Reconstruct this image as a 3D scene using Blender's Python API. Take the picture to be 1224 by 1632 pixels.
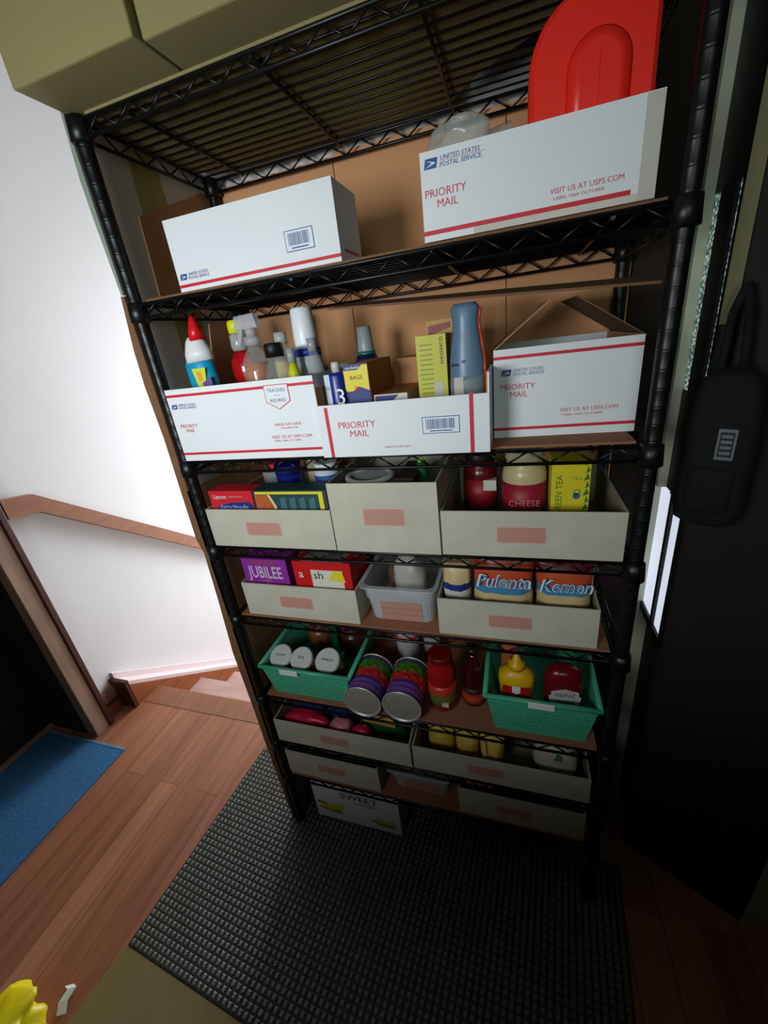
import bpy, bmesh, math, random
from mathutils import Vector, Matrix
random.seed(7)
for o in list(bpy.data.objects): bpy.data.objects.remove(o)
sc = bpy.context.scene
COL = sc.collection

# ------------------------------------------------------------ camera
cam_d = bpy.data.cameras.new('camera'); cam = bpy.data.objects.new('camera', cam_d); COL.objects.link(cam)
ax = Vector((0.951597, 0.283770, -0.118056)); ay = Vector((0.008870, -0.409309, -0.912353)); az = Vector((-0.307220, 0.867145, -0.392015))
m = Matrix(((ax.x, -ay.x, -az.x, 0.68247), (ax.y, -ay.y, -az.y, -0.68760), (ax.z, -ay.z, -az.z, 1.46333), (0, 0, 0, 1)))
cam.matrix_world = m
cam_d.sensor_fit = 'HORIZONTAL'; cam_d.sensor_width = 36; cam_d.lens = 643.49 * 36 / 1224; cam_d.clip_start = 0.02
sc.camera = cam
# ------------------------------------------------------------ world, lights, exposure
w = bpy.data.worlds.new('world'); sc.world = w; w.use_nodes = True
w.node_tree.nodes['Background'].inputs[0].default_value = (0.6, 0.75, 1.0, 1)
w.node_tree.nodes['Background'].inputs[1].default_value = 0.02
sc.view_settings.view_transform = 'Standard'; sc.view_settings.look = 'None'; sc.view_settings.gamma = 1
sc.view_settings.use_curve_mapping = False; sc.view_settings.exposure = 0.0
def area(name, loc, target, sx, sy, power, col):
    l = bpy.data.lights.new(name, 'AREA'); l.shape = 'RECTANGLE'; l.size = sx; l.size_y = sy; l.energy = power; l.color = col
    o = bpy.data.objects.new(name, l); COL.objects.link(o); o.location = loc
    o.rotation_euler = (Vector(target) - Vector(loc)).to_track_quat('-Z', 'Y').to_euler(); return o
area('stair_window_light', (-0.52, 2.28, 0.72), (-0.80, 0.4, 0.35), 0.7, 1.6, 58, (0.88, 0.94, 1.0))
fl = area('landing_window_light', (0.12, -1.22, 1.50), (0.13, 0.0, 1.44), 0.36, 0.36, 4.4, (0.90, 0.96, 1.0))
fl.data.spread = math.radians(100)
area('back_fill_light', (0.95, -2.22, 1.85), (0.9, 0.0, 1.6), 0.7, 0.7, 6, (0.82, 1.0, 0.92))  # added fill from behind, lifts the right trim and boxes; no window there

# ------------------------------------------------------------ materials
def lin(c):
    return tuple((v / 255 / 12.92) if v / 255 <= 0.04045 else ((v / 255 + 0.055) / 1.055) ** 2.4 for v in c) + (1,)
MC = {}
def mat(name, rgb, rough=0.5, metal=0, noise=0.0, scale=30, trans=0, alpha=1, emis=0, bump=0, ior=1.45, spec=0.5, stretch=(1, 1, 1)):
    if name in MC: return MC[name]
    M = bpy.data.materials.new(name); M.use_nodes = True; nt = M.node_tree; b = nt.nodes['Principled BSDF']
    c = lin(rgb); b.inputs['Base Color'].default_value = c; b.inputs['Roughness'].default_value = rough
    b.inputs['Metallic'].default_value = metal; b.inputs['IOR'].default_value = ior
    b.inputs['Specular IOR Level'].default_value = spec
    b.inputs['Transmission Weight'].default_value = trans; b.inputs['Alpha'].default_value = alpha
    if emis: b.inputs['Emission Color'].default_value = c; b.inputs['Emission Strength'].default_value = emis
    if noise or bump:
        tc = nt.nodes.new('ShaderNodeTexCoord'); mp = nt.nodes.new('ShaderNodeMapping'); n = nt.nodes.new('ShaderNodeTexNoise')
        nt.links.new(tc.outputs['Object'], mp.inputs[0]); mp.inputs['Scale'].default_value = stretch
        nt.links.new(mp.outputs[0], n.inputs['Vector']); n.inputs['Scale'].default_value = scale; n.inputs['Detail'].default_value = 4
    if noise:
        r = nt.nodes.new('ShaderNodeValToRGB'); r.color_ramp.elements[0].position = 0.3; r.color_ramp.elements[1].position = 0.7
        r.color_ramp.elements[0].color = tuple(v * (1 - noise) for v in c[:3]) + (1,)
        r.color_ramp.elements[1].color = tuple(min(1, v * (1 + noise)) for v in c[:3]) + (1,)
        nt.links.new(n.outputs['Fac'], r.inputs[0]); nt.links.new(r.outputs[0], b.inputs['Base Color'])
    if bump:
        bu = nt.nodes.new('ShaderNodeBump'); bu.inputs['Strength'].default_value = bump; bu.inputs['Distance'].default_value = 0.004
        nt.links.new(n.outputs['Fac'], bu.inputs['Height']); nt.links.new(bu.outputs[0], b.inputs['Normal'])
    MC[name] = M; return M
def wood_floor():
    M = mat('floor_planks', (150, 92, 64), 0.42); nt = M.node_tree; b = nt.nodes['Principled BSDF']
    tc = nt.nodes.new('ShaderNodeTexCoord'); mp = nt.nodes.new('ShaderNodeMapping'); mp.inputs['Rotation'].default_value = (0, 0, math.pi / 2)
    br = nt.nodes.new('ShaderNodeTexBrick'); br.inputs['Scale'].default_value = 1; br.inputs['Brick Width'].default_value = 1.1
    br.inputs['Row Height'].default_value = 0.088; br.inputs['Mortar Size'].default_value = 0.0009; br.offset = 0.37
    br.inputs['Color1'].default_value = lin((186, 128, 94)); br.inputs['Color2'].default_value = lin((162, 104, 76)); br.inputs['Mortar'].default_value = lin((95, 55, 36))
    mp2 = nt.nodes.new('ShaderNodeMapping'); mp2.inputs['Scale'].default_value = (18, 1.2, 1)
    n = nt.nodes.new('ShaderNodeTexNoise'); n.inputs['Scale'].default_value = 2.2; n.inputs['Detail'].default_value = 5
    mx = nt.nodes.new('ShaderNodeMix'); mx.data_type = 'RGBA'; mx.blend_type = 'MULTIPLY'; mx.inputs[0].default_value = 0.75
    r = nt.nodes.new('ShaderNodeValToRGB'); r.color_ramp.elements[0].position = 0.25; r.color_ramp.elements[0].color = (0.55, 0.5, 0.48, 1)
    r.color_ramp.elements[1].position = 0.75; r.color_ramp.elements[1].color = (1.25, 1.2, 1.15, 1)
    L = nt.links.new
    L(tc.outputs['Object'], mp.inputs[0]); L(mp.outputs[0], br.inputs['Vector']); L(tc.outputs['Object'], mp2.inputs[0]); L(mp2.outputs[0], n.inputs['Vector'])
    L(n.outputs['Fac'], r.inputs[0]); L(br.outputs['Color'], mx.inputs[6]); L(r.outputs[0], mx.inputs[7]); L(mx.outputs[2], b.inputs['Base Color'])
    return M
FLOOR = wood_floor()
WHITE_WALL = mat('painted_wall', (224, 222, 220), 0.8, noise=0.02, scale=3)
DARKWALL = mat('dark_wall', (32, 23, 19), 0.8, noise=0.2, scale=5)
WOODR = mat('reddish_wood', (150, 98, 70), 0.4, noise=0.15, scale=8, stretch=(6, 1, 6))
WOODO = mat('orange_wood', (150, 86, 48), 0.4, noise=0.25, scale=9, stretch=(1, 1, 5))
WOODD = mat('dark_door_wood', (30, 14, 12), 0.6, noise=0.3, scale=6, stretch=(4, 4, 0.6))
WOODC = mat('worn_casing_wood', (150, 120, 102), 0.5, noise=0.25, scale=7, stretch=(4, 4, 0.8))
WOODB = mat('casing_edge_wood', (72, 36, 26), 0.5, noise=0.25, scale=7)
WOODT = mat('tread_wood', (186, 150, 138), 0.45, noise=0.12, scale=6, stretch=(1, 5, 1))
OLIVE = mat('olive_trim_paint', (196, 200, 176), 0.6, noise=0.06, scale=8)
CARD = mat('cardboard_brown', (186, 138, 98), 0.85, noise=0.06, scale=5)
CARDB = mat('cardboard_back', (214, 156, 108), 0.85, noise=0.05, scale=5)
CARDL = mat('cardboard_liner', (150, 100, 72), 0.85, noise=0.08, scale=5)
ENDM = mat('can_end_metal', (150, 143, 134), 0.45, 0.25)
CARDD = mat('cardboard_dark', (120, 84, 56), 0.85, noise=0.08, scale=5)
CARDO = mat('carton_tan', (142, 132, 86), 0.85, noise=0.05, scale=5)
PALE = mat('pale_board', (206, 206, 196), 0.8, noise=0.04, scale=4)
YBAND = mat('yellowed_band', (168, 162, 96), 0.8, noise=0.06, scale=6)
BLACKM = mat('black_wire', (14, 14, 15), 0.38, 0.0, noise=0.2, scale=60)
BLACKP = mat('black_plastic', (12, 12, 13), 0.5)
BLACKF = mat('black_fabric', (10, 10, 12), 0.85, noise=0.3, scale=50, bump=0.3)
BWHITE = mat('printed_white_card', (226, 230, 232), 0.6, noise=0.015, scale=8)
BWHITE2 = mat('plain_grey_card', (196, 192, 182), 0.7, noise=0.03, scale=8)
RED = mat('print_red', (200, 34, 52), 0.55); REDT = mat('print_red_text', (206, 70, 80), 0.55); BLUE = mat('print_blue', (46, 82, 150), 0.55)
CREAM = mat('cream_canvas', (190, 186, 168), 0.8, noise=0.07, scale=16, bump=0.15)
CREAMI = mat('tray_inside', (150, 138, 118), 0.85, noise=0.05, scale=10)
PINK = mat('pink_label', (190, 138, 124), 0.6); PINKB = mat('pink_label_border', (202, 176, 164), 0.6)
TEAL = mat('teal_plastic', (74, 178, 140), 0.4, spec=0.5)
CLEAR = mat('clear_plastic', (225, 228, 232), 0.22, trans=0.0, alpha=0.36)
FROST = mat('frosted_plastic', (205, 205, 210), 0.35, alpha=0.45)
BOT = mat('clear_bottle', (225, 232, 232), 0.06, trans=0.0, alpha=0.14)
WHITE = mat('white_plastic', (226, 228, 228), 0.4); GREYP = mat('grey_plastic', (120, 125, 128), 0.4)
STEEL = mat('can_steel', (205, 200, 194), 0.4, 0.6)
INK = mat('ink_black', (30, 30, 34), 0.6)

# ------------------------------------------------------------ geometry helpers
class G:
    def __init__(s): s.bm = bmesh.new(); s.ms = []
    def i(s, M):
        if M not in s.ms: s.ms.append(M)
        return s.ms.index(M)
    def face(s, M, pts, smooth=False):
        vs = [s.bm.verts.new(p) for p in pts]; f = s.bm.faces.new(vs); f.material_index = s.i(M); f.smooth = smooth; return f
    def hexa(s, M, b, t):
        k = s.i(M); n = len(b); vb = [s.bm.verts.new(p) for p in b]; vt = [s.bm.verts.new(p) for p in t]
        fs = [s.bm.faces.new(vb[::-1]), s.bm.faces.new(vt)]
        for a in range(n): fs.append(s.bm.faces.new((vb[a], vb[(a + 1) % n], vt[(a + 1) % n], vt[a])))
        for f in fs: f.material_index = k
        return s
    def box(s, M, x0, x1, y0, y1, z0, z1):
        return s.hexa(M, [(x0, y0, z0), (x1, y0, z0), (x1, y1, z0), (x0, y1, z0)], [(x0, y0, z1), (x1, y0, z1), (x1, y1, z1), (x0, y1, z1)])
    def prism(s, M, pts, axis, a, b):
        # polygon pts given in the two remaining axes, extruded from a to b along axis
        def mk(p, v): q = list(p); q.insert(axis, v); return tuple(q)
        return s.hexa(M, [mk(p, a) for p in pts], [mk(p, b) for p in pts])
    def rings(s, M, rings, smooth=True, cap=True):
        vs = [[s.bm.verts.new(p) for p in r] for r in rings]; n = len(rings[0]); Ms = M if isinstance(M, list) else [M] * (len(rings) - 1)
        for a in range(len(rings) - 1):
            k = s.i(Ms[a])
            for b in range(n):
                f = s.bm.faces.new((vs[a][b], vs[a][(b + 1) % n], vs[a + 1][(b + 1) % n], vs[a + 1][b])); f.material_index = k; f.smooth = smooth
        if cap:
            f = s.bm.faces.new(vs[0][::-1]); f.material_index = s.i(Ms[0]); f = s.bm.faces.new(vs[-1]); f.material_index = s.i(Ms[-1])
        return s
    def lathe(s, M, prof, n=20, c=(0, 0, 0), sx=1, sy=1, axis='z', sq=0, lean=(0, 0)):
        rs = []
        for r, z in prof:
            ring = []
            for k in range(n):
                t = 2 * math.pi * k / n; cx, cy = math.cos(t), math.sin(t)
                if sq:
                    e = 1 - sq * 0.6; cx = math.copysign(abs(cx) ** e, cx); cy = math.copysign(abs(cy) ** e, cy)
                x, y = r * sx * cx, r * sy * cy
                if axis == 'z': p = (c[0] + x + lean[0] * z, c[1] + y + lean[1] * z, c[2] + z)
                elif axis == 'y': p = (c[0] + x, c[1] + z, c[2] - y)
                else: p = (c[0] + z, c[1] + x, c[2] + y)
                ring.append(p)
            rs.append(ring)
        return s.rings(M, rs)
    def tube(s, M, p0, p1, r, n=6, r1=None):
        p0, p1 = Vector(p0), Vector(p1); d = (p1 - p0).normalized(); u = d.orthogonal().normalized(); v = d.cross(u); r1 = r if r1 is None else r1
        return s.rings(M, [[tuple(p + (u * math.cos(2 * math.pi * k / n) + v * math.sin(2 * math.pi * k / n)) * q) for k in range(n)] for p, q in ((p0, r), (p1, r1))])
    def path(s, M, pts, r, n=6):
        for a, b in zip(pts, pts[1:]): s.tube(M, a, b, r, n)
        return s
    def text(s, M, txt, size, org, u=(1, 0, 0), v=(0, 0, 1), align='LEFT', sx=1.0, shear=0, bold=0.0):
        c = bpy.data.curves.new('t', 'FONT'); c.body = txt; c.size = size; c.align_x = align; c.resolution_u = 2; c.shear = shear; c.offset = size * bold
        o = bpy.data.objects.new('t', c); COL.objects.link(o); dg = bpy.context.evaluated_depsgraph_get()
        me = bpy.data.meshes.new_from_object(o.evaluated_get(dg)); u, v, org = Vector(u), Vector(v), Vector(org); k = s.i(M)
        vs = [s.bm.verts.new(org + u * q.co.x * sx + v * q.co.y) for q in me.vertices]
        for p in me.polygons:
            try: f = s.bm.faces.new([vs[a] for a in p.vertices]); f.material_index = k
            except ValueError: pass
        bpy.data.objects.remove(o); bpy.data.curves.remove(c); bpy.data.meshes.remove(me); return s
    def blob(s, M, c, r, seed=0, n=18, m_=12, amp=0.12, smooth=True):
        rnd = random.Random(seed); ph = [rnd.uniform(0, 6.28) for _ in range(9)]
        rs = []
        for a in range(m_ + 1):
            la = -math.pi / 2 + math.pi * (0.02 + 0.96 * a / m_); ring = []
            for b in range(n):
                lo = 2 * math.pi * b / n
                k = 1 + amp * (math.sin(3 * lo + ph[0] + 2 * la) + math.sin(5 * lo + ph[1] - 3 * la) * 0.6 + math.sin(7 * la + ph[2] + lo) * 0.6 + math.sin(9 * lo + 5 * la + ph[3]) * 0.35)
                cl, sl = math.cos(la), math.sin(la); e = 0.7
                q = (math.copysign(abs(cl) ** e, cl) * math.copysign(abs(math.cos(lo)) ** e, math.cos(lo)), math.copysign(abs(cl) ** e, cl) * math.copysign(abs(math.sin(lo)) ** e, math.sin(lo)), math.copysign(abs(sl) ** 0.8, sl))
                ring.append((c[0] + r[0] * q[0] * k, c[1] + r[1] * q[1] * k, max(c[2] - r[2], c[2] + r[2] * q[2] * (0.9 + 0.1 * k))))
            rs.append(ring)
        return s.rings(M, rs, smooth)
    def build(s, name, parent=None, bevel=0, recalc=True):
        if recalc: bmesh.ops.recalc_face_normals(s.bm, faces=s.bm.faces)
        me = bpy.data.meshes.new(name); s.bm.to_mesh(me); s.bm.free()
        for M in s.ms: me.materials.append(M)
        o = bpy.data.objects.new(name, me); COL.objects.link(o); o.parent = parent
        if bevel:
            b = o.modifiers.new('bevel', 'BEVEL'); b.width = bevel; b.segments = 2; b.limit_method = 'ANGLE'; b.angle_limit = math.radians(50)
        return o
def tag(o, label=None, cat=None, group=None, kind=None):
    if label: o['label'] = label
    if cat: o['category'] = cat
    if group: o['group'] = group
    if kind: o['kind'] = kind
    return o
def empty(name, loc, label, cat, group=None, rz=0, rx=0, ry=0):
    o = bpy.data.objects.new(name, None); COL.objects.link(o); o.empty_display_size = 0.02
    o.location = loc; o.rotation_euler = (rx, ry, rz); return tag(o, label, cat, group)
def struct(g, name, **k): return tag(g.build(name, **k), kind='structure')

# ------------------------------------------------------------ structure
struct(G().box(FLOOR, -1.36, 1.6, -2.3, 0.36, -0.06, 0), 'floor')
struct(G().box(WOODR, -1.02, -0.045, 0.3, 0.4, -0.03, 0.0015), 'trim_nosing', bevel=0.003)
struct(G().box(WHITE_WALL, -1.24, -1.12, 0.172, 2.42, -1.7, 3.2), 'wall_left')
struct(G().box(WHITE_WALL, -1.24, -0.03, 2.36, 2.48, -1.7, 3.2), 'wall_far')
struct(G().box(WHITE_WALL, -0.10, -0.035, 0.37, 2.36, -1.7, 3.2), 'wall_stair')
struct(G().box(WHITE_WALL, -0.04, 1.6, 0.372, 0.45, -0.06, 3.2), 'wall_back')
struct(G().box(WHITE_WALL, -1.4, 1.6, -2.4, 2.48, 3.2, 3.26), 'ceiling')
struct(G().box(DARKWALL, -1.4, 1.6, -2.4, -2.3, -0.06, 3.2), 'wall_front')
g = G()
g.box(DARKWALL, -1.40, -1.08, -2.3, -0.93, 0, 3.2); g.box(DARKWALL, -1.40, -1.08, -0.93, 0.1, 2.08, 3.2)
g.box(DARKWALL, -1.40, -1.12, 0.1, 0.172, 0, 3.2)
struct(g, 'wall_entry')
struct(G().box(DARKWALL, 0.20, 1.32, -0.86, -0.78, 0, 1.08), 'light_blocker')  # unseen block added behind the camera to shade the lower right
# stairs going down along the white wall
g = G()
for k in range(6):
    z = -0.188 * (k + 1); y0 = 0.375 + 0.235 * k
    g.box(WOODT, -1.02, -0.10, y0, y0 + 0.262, z - 0.03, z); g.box(WOODR, -1.02, -0.10, y0, y0 + 0.012, z, z + 0.16)
struct(g, 'stairs')
g = G(); t = lambda y: 0.150 - 0.80 * (y - 0.28)
SKT = mat('skirting_top', (226, 206, 206), 0.35)
g.prism(WOODO, [(0.28, -0.6), (0.28, t(0.28) - 0.02), (2.3, t(2.3) - 0.02), (2.3, -1.7), (1.2, -1.7)], 0, -1.12, -1.02)
g.prism(SKT, [(0.278, t(0.278) - 0.02), (0.278, t(0.278) + 0.0), (2.3, t(2.3) + 0.0), (2.3, t(2.3) - 0.02)], 0, -1.12, -1.026)
g.prism(SKT, [(0.282, t(0.282)), (0.282, t(0.282) + 0.035), (2.3, t(2.3) + 0.035), (2.3, t(2.3))], 0, -1.12, -1.106)
g.box(WOODB, -1.12, -1.018, 0.262, 0.279, 0.0, 0.158)
struct(g, 'trim_stringer')
g = G(); g.box(WOODC, -1.12, -1.105, 0.172, 0.262, 0.07, 0.125); g.box(WOODB, -1.12, -1.095, 0.172, 0.262, 0.058, 0.07); g.box(WOODO, -1.12, -1.105, 0.172, 0.262, 0, 0.058)
struct(g, 'baseboard_left')
g = G(); g.box(WOODC, -1.12, -1.066, 0.098, 0.158, 0, 2.14); g.box(WOODB, -1.12, -1.058, 0.158, 0.180, 0, 2.14)
g.box(WOODC, -1.12, -1.066, -0.99, -0.93, 0, 2.14); g.box(WOODC, -1.12, -1.066, -0.93, 0.098, 2.08, 2.14)
struct(g, 'trim_casing', bevel=0.003)
g = G(); g.box(WOODD, -1.40, -1.36, -0.93, 0.1, 0.012, 2.08)
for (a, b) in ((0.15, 0.85), (1.0, 1.95)):
    for (c, d) in ((-0.86, -0.46), (-0.36, 0.03)):
        g.box(WOODD, -1.36, -1.348, c, d, a, b)
struct(g, 'door_1', bevel=0.004)
g = G(); g.box(WOODC, -1.36, -1.335, -0.93, 0.098, 0, 0.02); struct(g, 'trim_threshold', bevel=0.004)
# handrail on the white wall
hr = empty('handrail', (-1.12, 0.3, 1.02), 'reddish brown wooden handrail that kinks and slopes down the white stair wall', 'handrail')
g = G(); prof = [(-0.055, 1.03 - 1.02), (-0.055, 1.09 - 1.02)]
def railseg(g, a, b, hh=0.064):
    g.hexa(WOODR, [(0.022, a[0], a[1]), (0.056, a[0], a[1]), (0.056, b[0], b[1]), (0.022, b[0], b[1])],
           [(0.022, a[0], a[1] + hh), (0.056, a[0], a[1] + hh), (0.056, b[0], b[1] + hh), (0.022, b[0], b[1] + hh)])
railseg(g, (-0.112, 0.002), (-0.004, -0.014), 0.074); railseg(g, (-0.004, -0.014), (1.60, -1.29), 0.073)
g.build('rail', hr)
# far stair window
LIT = mat('window_daylight', (235, 240, 255), 0.5, emis=2.0)
g = G(); g.box(WHITE, -0.92, -0.12, 2.33, 2.36, -0.14, -0.08); g.box(WHITE, -0.92, -0.12, 2.33, 2.36, 1.61, 1.67); g.box(WHITE, -0.92, -0.87, 2.33, 2.36, -0.08, 1.61); g.box(WHITE, -0.17, -0.12, 2.33, 2.36, -0.08, 1.61)
g.box(LIT, -0.87, -0.17, 2.345, 2.355, -0.08, 1.61); struct(g, 'window_1')

# right-hand side: dark wall with olive trims and a narrow glazed strip
g = G(); g.box(DARKWALL, 1.02, 1.09, 0.17, 0.372, 0, 0.72); g.box(DARKWALL, 1.02, 1.09, 0.17, 0.372, 2.2, 3.2); g.box(DARKWALL, 1.02, 1.09, 0.30, 0.372, 0.72, 2.2)
g.hexa(DARKWALL, [(1.0, 0.165, 0), (1.24, 0.035, 0), (1.27, 0.10, 0), (1.02, 0.24, 0)], [(1.0, 0.165, 3.2), (1.24, 0.035, 3.2), (1.27, 0.10, 3.2), (1.02, 0.24, 3.2)])
g.box(DARKWALL, 1.32, 1.40, -2.3, 0.05, 0, 3.2)
struct(g, 'wall_right')
g = G(); g.box(OLIVE, 0.985, 1.02, 0.287, 0.352, 1.09, 3.2); g.box(OLIVE, 0.985, 1.02, 0.322, 0.352, 0, 1.09)
struct(g, 'trim_corner')
struct(G().box(OLIVE, 1.24, 1.31, 0.03, 0.06, 0, 3.2), 'trim_jamb')
def glass_tex():
    M = mat('patterned_glass', (120, 160, 150), 0.15); nt = M.node_tree; b = nt.nodes['Principled BSDF']
    tc = nt.nodes.new('ShaderNodeTexCoord'); v = nt.nodes.new('ShaderNodeTexVoronoi'); v.inputs['Scale'].default_value = 150
    r = nt.nodes.new('ShaderNodeValToRGB'); r.color_ramp.elements[0].color = lin((205, 225, 218)); r.color_ramp.elements[1].color = lin((38, 62, 58)); r.color_ramp.elements[1].position = 0.6
    L = nt.links.new; L(tc.outputs['Object'], v.inputs['Vector']); L(v.outputs['Distance'], r.inputs[0]); L(r.outputs[0], b.inputs['Emission Color']); L(r.outputs[0], b.inputs['Base Color'])
    b.inputs['Emission Strength'].default_value = 0.8; return M
OLIVE2 = mat('olive_dull_trim', (130, 124, 88), 0.7, noise=0.08, scale=8); PGL = glass_tex(); DAY = mat('bright_daylight_pane', (225, 232, 250), 0.3, emis=0.8)
struct(G().hexa(OLIVE2, [(0.992, 0.150, 1.42), (1.002, 0.178, 1.42), (1.012, 0.178, 1.42), (1.012, 0.150, 1.42)], [(0.992, 0.150, 3.2), (1.002, 0.178, 3.2), (1.012, 0.178, 3.2), (1.012, 0.150, 3.2)]), 'trim_olive')
g = G(); g.box(PGL, 1.004, 1.010, 0.17, 0.287, 1.30, 1.62); g.box(BLACKP, 1.002, 1.010, 0.17, 0.287, 1.62, 2.2); g.box(BLACKP, 1.002, 1.010, 0.17, 0.287, 1.09, 1.30)
g.box(DAY, 1.004, 1.010, 0.17, 0.322, 0.76, 1.09)
g.box(BLACKP, 0.998, 1.004, 0.196, 0.250, 1.09, 1.62); g.box(BLACKP, 0.998, 1.004, 0.229, 0.243, 0.76, 1.09); g.box(BLACKP, 0.996, 1.012, 0.163, 0.171, 0.74, 2.2)
g.box(BLACKP, 0.998, 1.02, 0.165, 0.322, 0.74, 0.76)
struct(g, 'window_2')
# dark panel closing the right side of the rack
tag(G().box(mat('dark_side_card', (46, 34, 26), 0.9), 0.902, 0.984, 0.350, 0.356, 0.0, 2.5).build('dark_board'), 'narrow dark brown board standing behind the right rear post of the rack', 'board')

# ------------------------------------------------------------ wire rack
W, D = 0.88, 0.330
SZ = [1.848, 1.578, 1.269, 1.0615, 0.859, 0.580, 0.396, 0.240]
rack = empty('wire_rack', (0, 0, 0), 'tall black wire shelving rack with eight shelves holding pantry goods', 'shelving rack')
for (x, y) in ((0, 0), (W, 0), (0, D), (W, D)):
    g = G(); prof = [(0.010, 0.0070), (0.016, 0.010), (0.016, 0.016), (0.0125, 0.020)]; z = 0.03
    while z < 1.84:
        prof += [(0.0125, z - 0.001), (0.0127, z), (0.0116, z + 0.0012), (0.0127, z + 0.0024), (0.0125, z + 0.0034)]; z += 0.0254
    prof += [(0.0125, 1.849), (0.010, 1.8515)]
    g.lathe(BLACKM, prof, 12, (x, y, 0)); g.build('post', rack)
def truss(g, a, b, z, h, pitch):
    a, b = Vector(a), Vector(b); L = (b - a).length; d = (b - a) / L; n = max(2, round(L / pitch) * 2); q = []
    g.tube(BLACKM, (*a, z - 0.003), (*b, z - 0.003), 0.0032); g.tube(BLACKM, (*a, z - h), (*b, z - h), 0.0032)
    for k in range(n + 1):
        p = a + d * L * k / n; q.append((p.x, p.y, z - 0.004 if k % 2 else z - h + 0.001))
    g.path(BLACKM, q, 0.0019, 5)
for z in SZ:
    g = G()
    truss(g, (0.012, 0), (W - 0.012, 0), z, 0.026, 0.064); truss(g, (0.012, D), (W - 0.012, D), z, 0.026, 0.064)
    truss(g, (0, 0.012), (0, D - 0.012), z, 0.026, 0.064); truss(g, (W, 0.012), (W, D - 0.012), z, 0.026, 0.064)
    for k in range(1, 13): y = D * k / 13; g.tube(BLACKM, (0, y, z - 0.0020), (W, y, z - 0.0020), 0.0018, 5)
    for x in (0.09, 0.33, 0.565, 0.80): g.tube(BLACKM, (x, 0, z - 0.0072), (x, D, z - 0.0072), 0.0034, 6)
    sh = g.build('shelf', rack)
    for (x, y) in ((0, 0), (W, 0), (0, D), (W, D)):
        G().lathe(BLACKM, [(0.0135, -0.034), (0.0185, -0.032), (0.0165, 0.0), (0.0135, 0.001)], 14, (x, y, z)).build('collar', sh)
# liners
NAMES = ['', 'second', 'third', 'fourth', 'fifth', 'sixth', 'seventh', 'bottom']
for k, z in enumerate(SZ):
    if k == 0:
        g = G(); g.prism(CARDO, [(0.020, 0.0), (0.80, 0.0), (0.78, 0.12), (0.735, 0.17), (0.66, 0.21), (0.60, 0.26), (0.56, 0.318), (0.020, 0.318)], 2, z + 0.0005, z + 0.0045)  # diagonal right edge follows a shadow line, built into the outline
        tag(g.build('shelf_liner'), 'olive tan cardboard sheet lying under the cartons on the topmost shelf', 'liner')
    else:
        y0 = 0.006 if k in (1, 2) else 0.0
        o = G().box(CARDL if k > 1 else CARDD, 0.020, W - 0.020, y0, 0.318, z + 0.0005, z + 0.0045).build('shelf_liner')
        tag(o, 'brown cardboard sheet lining the %s shelf of the rack' % (NAMES[k] + (' from the top' if k < 7 else '')), 'liner')
LZ = [z + 0.0047 for z in SZ]

# cardboard and boards around the rack
def sheet(g, x0, x1, ya, yb, za, zb, M): g.box(M, x0, x1, ya, yb, za, zb)
def edge(g, M, zs, xs):
    for a in range(len(zs) - 1):
        g.hexa(M, [(xs[a], 0.0, zs[a]), (-0.0222, 0.0, zs[a]), (-0.0222, 0.006, zs[a]), (xs[a], 0.010, zs[a])], [(xs[a + 1], 0.0, zs[a + 1]), (-0.0222, 0.0, zs[a + 1]), (-0.0222, 0.006, zs[a + 1]), (xs[a + 1], 0.010, zs[a + 1])])
g = G(); g.box(CARD, -0.026, -0.0222, 0.0, 0.349, 0.0, 1.20)
edge(g, CARDD, [0, 0.347, 0.509, 0.723, 0.89, 1.038, 1.075, 1.189, 1.321, 1.43, 1.50, 1.594], [-0.036, -0.045, -0.046, -0.052, -0.042, -0.036, -0.046, -0.044, -0.041, -0.045, -0.042, -0.030])
tag(g.build('cardboard_sheet'), 'tall brown cardboard sheet with a folded edge along the left side of the rack', 'cardboard')
g = G(); zs = [1.201, 1.865]; ys = [0.0105, 0.0105]
for (M, f0, f1, q0, q1) in ((PALE, 0, 0.30, 0, 0.30), (YBAND, 0.30, 0.62, 0.30, 0.52), (PALE, 0.62, 1, 0.52, 1)):
    p = lambda f: 0.0105 + 0.338 * f
    g.hexa(M, [(-0.026, p(f0), 1.201), (-0.0222, p(f0), 1.201), (-0.0222, p(f1), 1.201), (-0.026, p(f1), 1.201)], [(-0.026, p(q0), 1.865), (-0.0222, p(q0), 1.865), (-0.0222, p(q1), 1.865), (-0.026, p(q1), 1.865)])
edge(g, mat('grey_green_edge', (140, 150, 136), 0.8), [1.596, 1.649, 1.717, 1.775, 1.865], [-0.028, -0.030, -0.033, -0.034, -0.0275])
tag(g.build('pale_board'), 'pale grey board with a yellowed stripe at the upper left side of the rack', 'board')
g = G(); g.prism(CARD, [(0.089, 1.584), (0.096, 1.737), (0.31, 1.822), (0.345, 1.825), (0.345, 1.584)], 0, -0.0219, -0.0195)
tag(g.build('folded_cardboard'), 'brown cardboard leaning inside the left side of the rack behind the barcode box', 'cardboard')
g = G(); g.box(CARDB, -0.0220, 0.30, 0.350, 0.356, 0.0, 1.835)
tag(g.build('cardboard_sheet'), 'brown cardboard sheet standing behind the left third of the rack', 'cardboard')
g = G(); g.box(CARDB, 0.302, 0.66, 0.350, 0.356, 0.0, 1.84)
tag(g.build('cardboard_sheet'), 'brown cardboard sheet standing behind the middle of the rack', 'cardboard')
g = G(); g.box(CARDB, 0.662, 0.90, 0.350, 0.356, 0.0, 1.84)
tag(g.build('cardboard_sheet'), 'brown cardboard sheet standing behind the right third of the rack', 'cardboard')
g = G()  # folded sheet standing in the left back corner of the bottle box
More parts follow.
